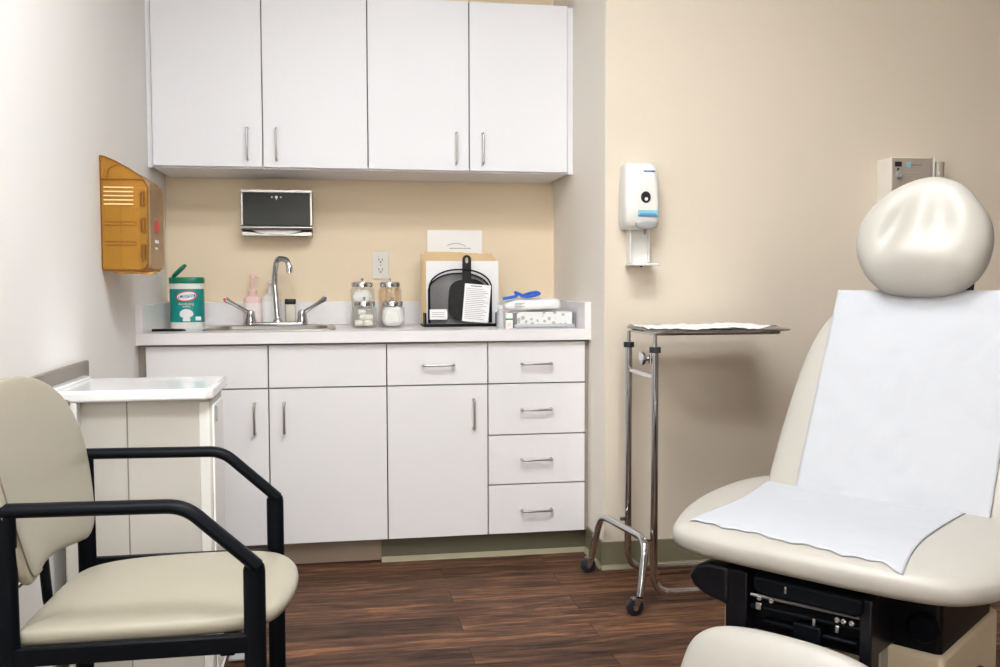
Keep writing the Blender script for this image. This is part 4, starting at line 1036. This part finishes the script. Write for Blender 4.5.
# beige base shell
bm = BM(); eprism(bm, [(-.06, 0), (.30, 0), (.30, .35), (-.06, .35)], -.200, .250, 'vz'); obj('base_shell', bm, 'shell', t, bevel=.012, seg=3)
bm = BM(); ebox(bm, .138, .150, -.0625, -.05, .02, .345); obj('shell_seam', bm, 'rail', t)
bm = BM(); ebox(bm, .2505, .262, .10, .16, .20, .27); obj('switch_block', bm, 'black_plastic', t, bevel=.003)
bm = BM(); ebox(bm, -.26, .31, -.10, .55, 0, .05); obj('base_foot', bm, 'black_plastic', t, bevel=.01)
bm = BM(); ebox(bm, .02, .12, .27, .36, .30, .62); obj('back_hinge', bm, 'black_plastic', t, bevel=.01)
# leg section: cushion hanging in front
lf_t = (EB * .42 + EZ * .91).normalized(); lf_n = (-EB * .91 + EZ * .42).normalized()
LP = E3(.052, -.31, .293)
bm = BM(); pad(bm, smooth_loop([(-.196, -.20), (.196, -.20), (.203, .02), (.178, .085), (.095, .112), (-.095, .112), (-.178, .085), (-.203, .02)], 3), .095, (LP, ER, lf_t, lf_n), 3.0, 14)
obj('leg_rest', bm, 'vinyl', t, angle=80)
bm = BM(); tube(bm, [E3(.0, -.27, .28), E3(.0, -.05, .30)], .014, 10); tube(bm, [E3(.11, -.27, .28), E3(.11, -.05, .30)], .014, 10); obj('leg_rest_arm', bm, 'black', t)

# paper over the chair
def drape(name, bm_src, frame, quad, nu, nw, label, miss, off=.0025, wrinkle=.0015, seed=0, floor_d=None):
    """sheet laid over a cushion: rays along the frame's normal; quad(s, t) -> (u, w)"""
    O_, U_, W_, N_ = frame; bvh = BVHTree.FromBMesh(bm_src); bm = BM(); g = []
    for i in range(nu + 1):
        row = []
        for j in range(nw + 1):
            u, w = quad(i / nu, j / nw)
            p = O_ + U_ * u + W_ * w; hit = bvh.ray_cast(p + N_ * .3, -N_)
            d = (hit[0] - p).dot(N_) if hit[0] is not None else None
            if floor_d is not None and d is not None: d = max(d, floor_d)
            row.append([u, w, d])
        g.append(row)
    for i in range(nu + 1):
        for j in range(nw + 1):
            if g[i][j][2] is None: g[i][j][2] = miss(g[i][j][0], g[i][j][1])
    vs = []
    for i in range(nu + 1):
        r_ = []
        for j in range(nw + 1):
            u, w, d = g[i][j]
            wv = wrinkle * (noise.noise(V((u * 9 + seed, w * 9, seed))) + .6 * noise.noise(V((u * 25, w * 18 + seed, 1))))
            r_.append(bm.verts.new(O_ + U_ * u + W_ * w + N_ * (d + off + abs(wv))))
        vs.append(r_)
    for i in range(nu):
        for j in range(nw): bm.faces.new((vs[i][j], vs[i + 1][j], vs[i + 1][j + 1], vs[i][j + 1]))
    bm_src.free(); o = obj(name, bm, 'paper', angle=180)
    tag(o, label, 'paper sheet'); s = o.modifiers.new('thick', 'SOLIDIFY'); s.thickness = .0006
    return o
def qback(s, w_):
    # bottom edge on the seat crease up to the top corners
    xl = 0 - .012 * w_; xr = .418 - .052 * max(0, w_ - .4) / .6 * .6
    return xl + (xr - xl) * s, -.035 + w_ * .548
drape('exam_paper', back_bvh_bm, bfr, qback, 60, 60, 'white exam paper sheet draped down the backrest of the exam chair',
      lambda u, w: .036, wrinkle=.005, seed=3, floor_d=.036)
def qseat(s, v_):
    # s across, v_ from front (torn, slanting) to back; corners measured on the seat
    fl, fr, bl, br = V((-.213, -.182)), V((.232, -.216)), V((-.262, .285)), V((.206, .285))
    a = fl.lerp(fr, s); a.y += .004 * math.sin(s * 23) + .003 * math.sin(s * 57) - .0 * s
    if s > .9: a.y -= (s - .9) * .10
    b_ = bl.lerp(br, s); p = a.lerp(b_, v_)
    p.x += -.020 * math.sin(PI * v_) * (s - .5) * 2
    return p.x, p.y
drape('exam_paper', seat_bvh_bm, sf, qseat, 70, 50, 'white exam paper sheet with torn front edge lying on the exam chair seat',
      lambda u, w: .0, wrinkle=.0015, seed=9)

# ------------------------------------------------------------------ camera, world, colour
cam = bpy.data.cameras.new('camera'); co = bpy.data.objects.new('camera', cam); C.objects.link(co); S.camera = co
f_px, yaw, pitch, roll = 937., .1688, .0537, .0024
cam.sensor_width = 36; cam.lens = f_px * 36 / 1000; cam.clip_start = .05
F = V((math.sin(yaw) * math.cos(pitch), math.cos(yaw) * math.cos(pitch), -math.sin(pitch)))
R = V((math.cos(yaw), -math.sin(yaw), 0)); U = R.cross(F)
c_, s_ = math.cos(roll), math.sin(roll)
R2, U2 = R * c_ - U * s_, R * s_ + U * c_
co.matrix_world = Matrix(((R2.x, U2.x, -F.x, 0), (R2.y, U2.y, -F.y, 0), (R2.z, U2.z, -F.z, 1.038), (0, 0, 0, 1)))
w = bpy.data.worlds.new('world'); S.world = w; w.use_nodes = True
w.node_tree.nodes['Background'].inputs[0].default_value = (.9, .92, 1, 1); w.node_tree.nodes['Background'].inputs[1].default_value = .3
S.view_settings.view_transform = 'Standard'; S.view_settings.look = 'None'; S.view_settings.gamma = 1; S.view_settings.exposure = .70
S.view_settings.use_curve_mapping = False
try:
    S.cycles.use_denoising = True; S.cycles.max_bounces = 10; S.cycles.transparent_max_bounces = 16; S.cycles.sample_clamp_indirect = 6
except Exception: pass
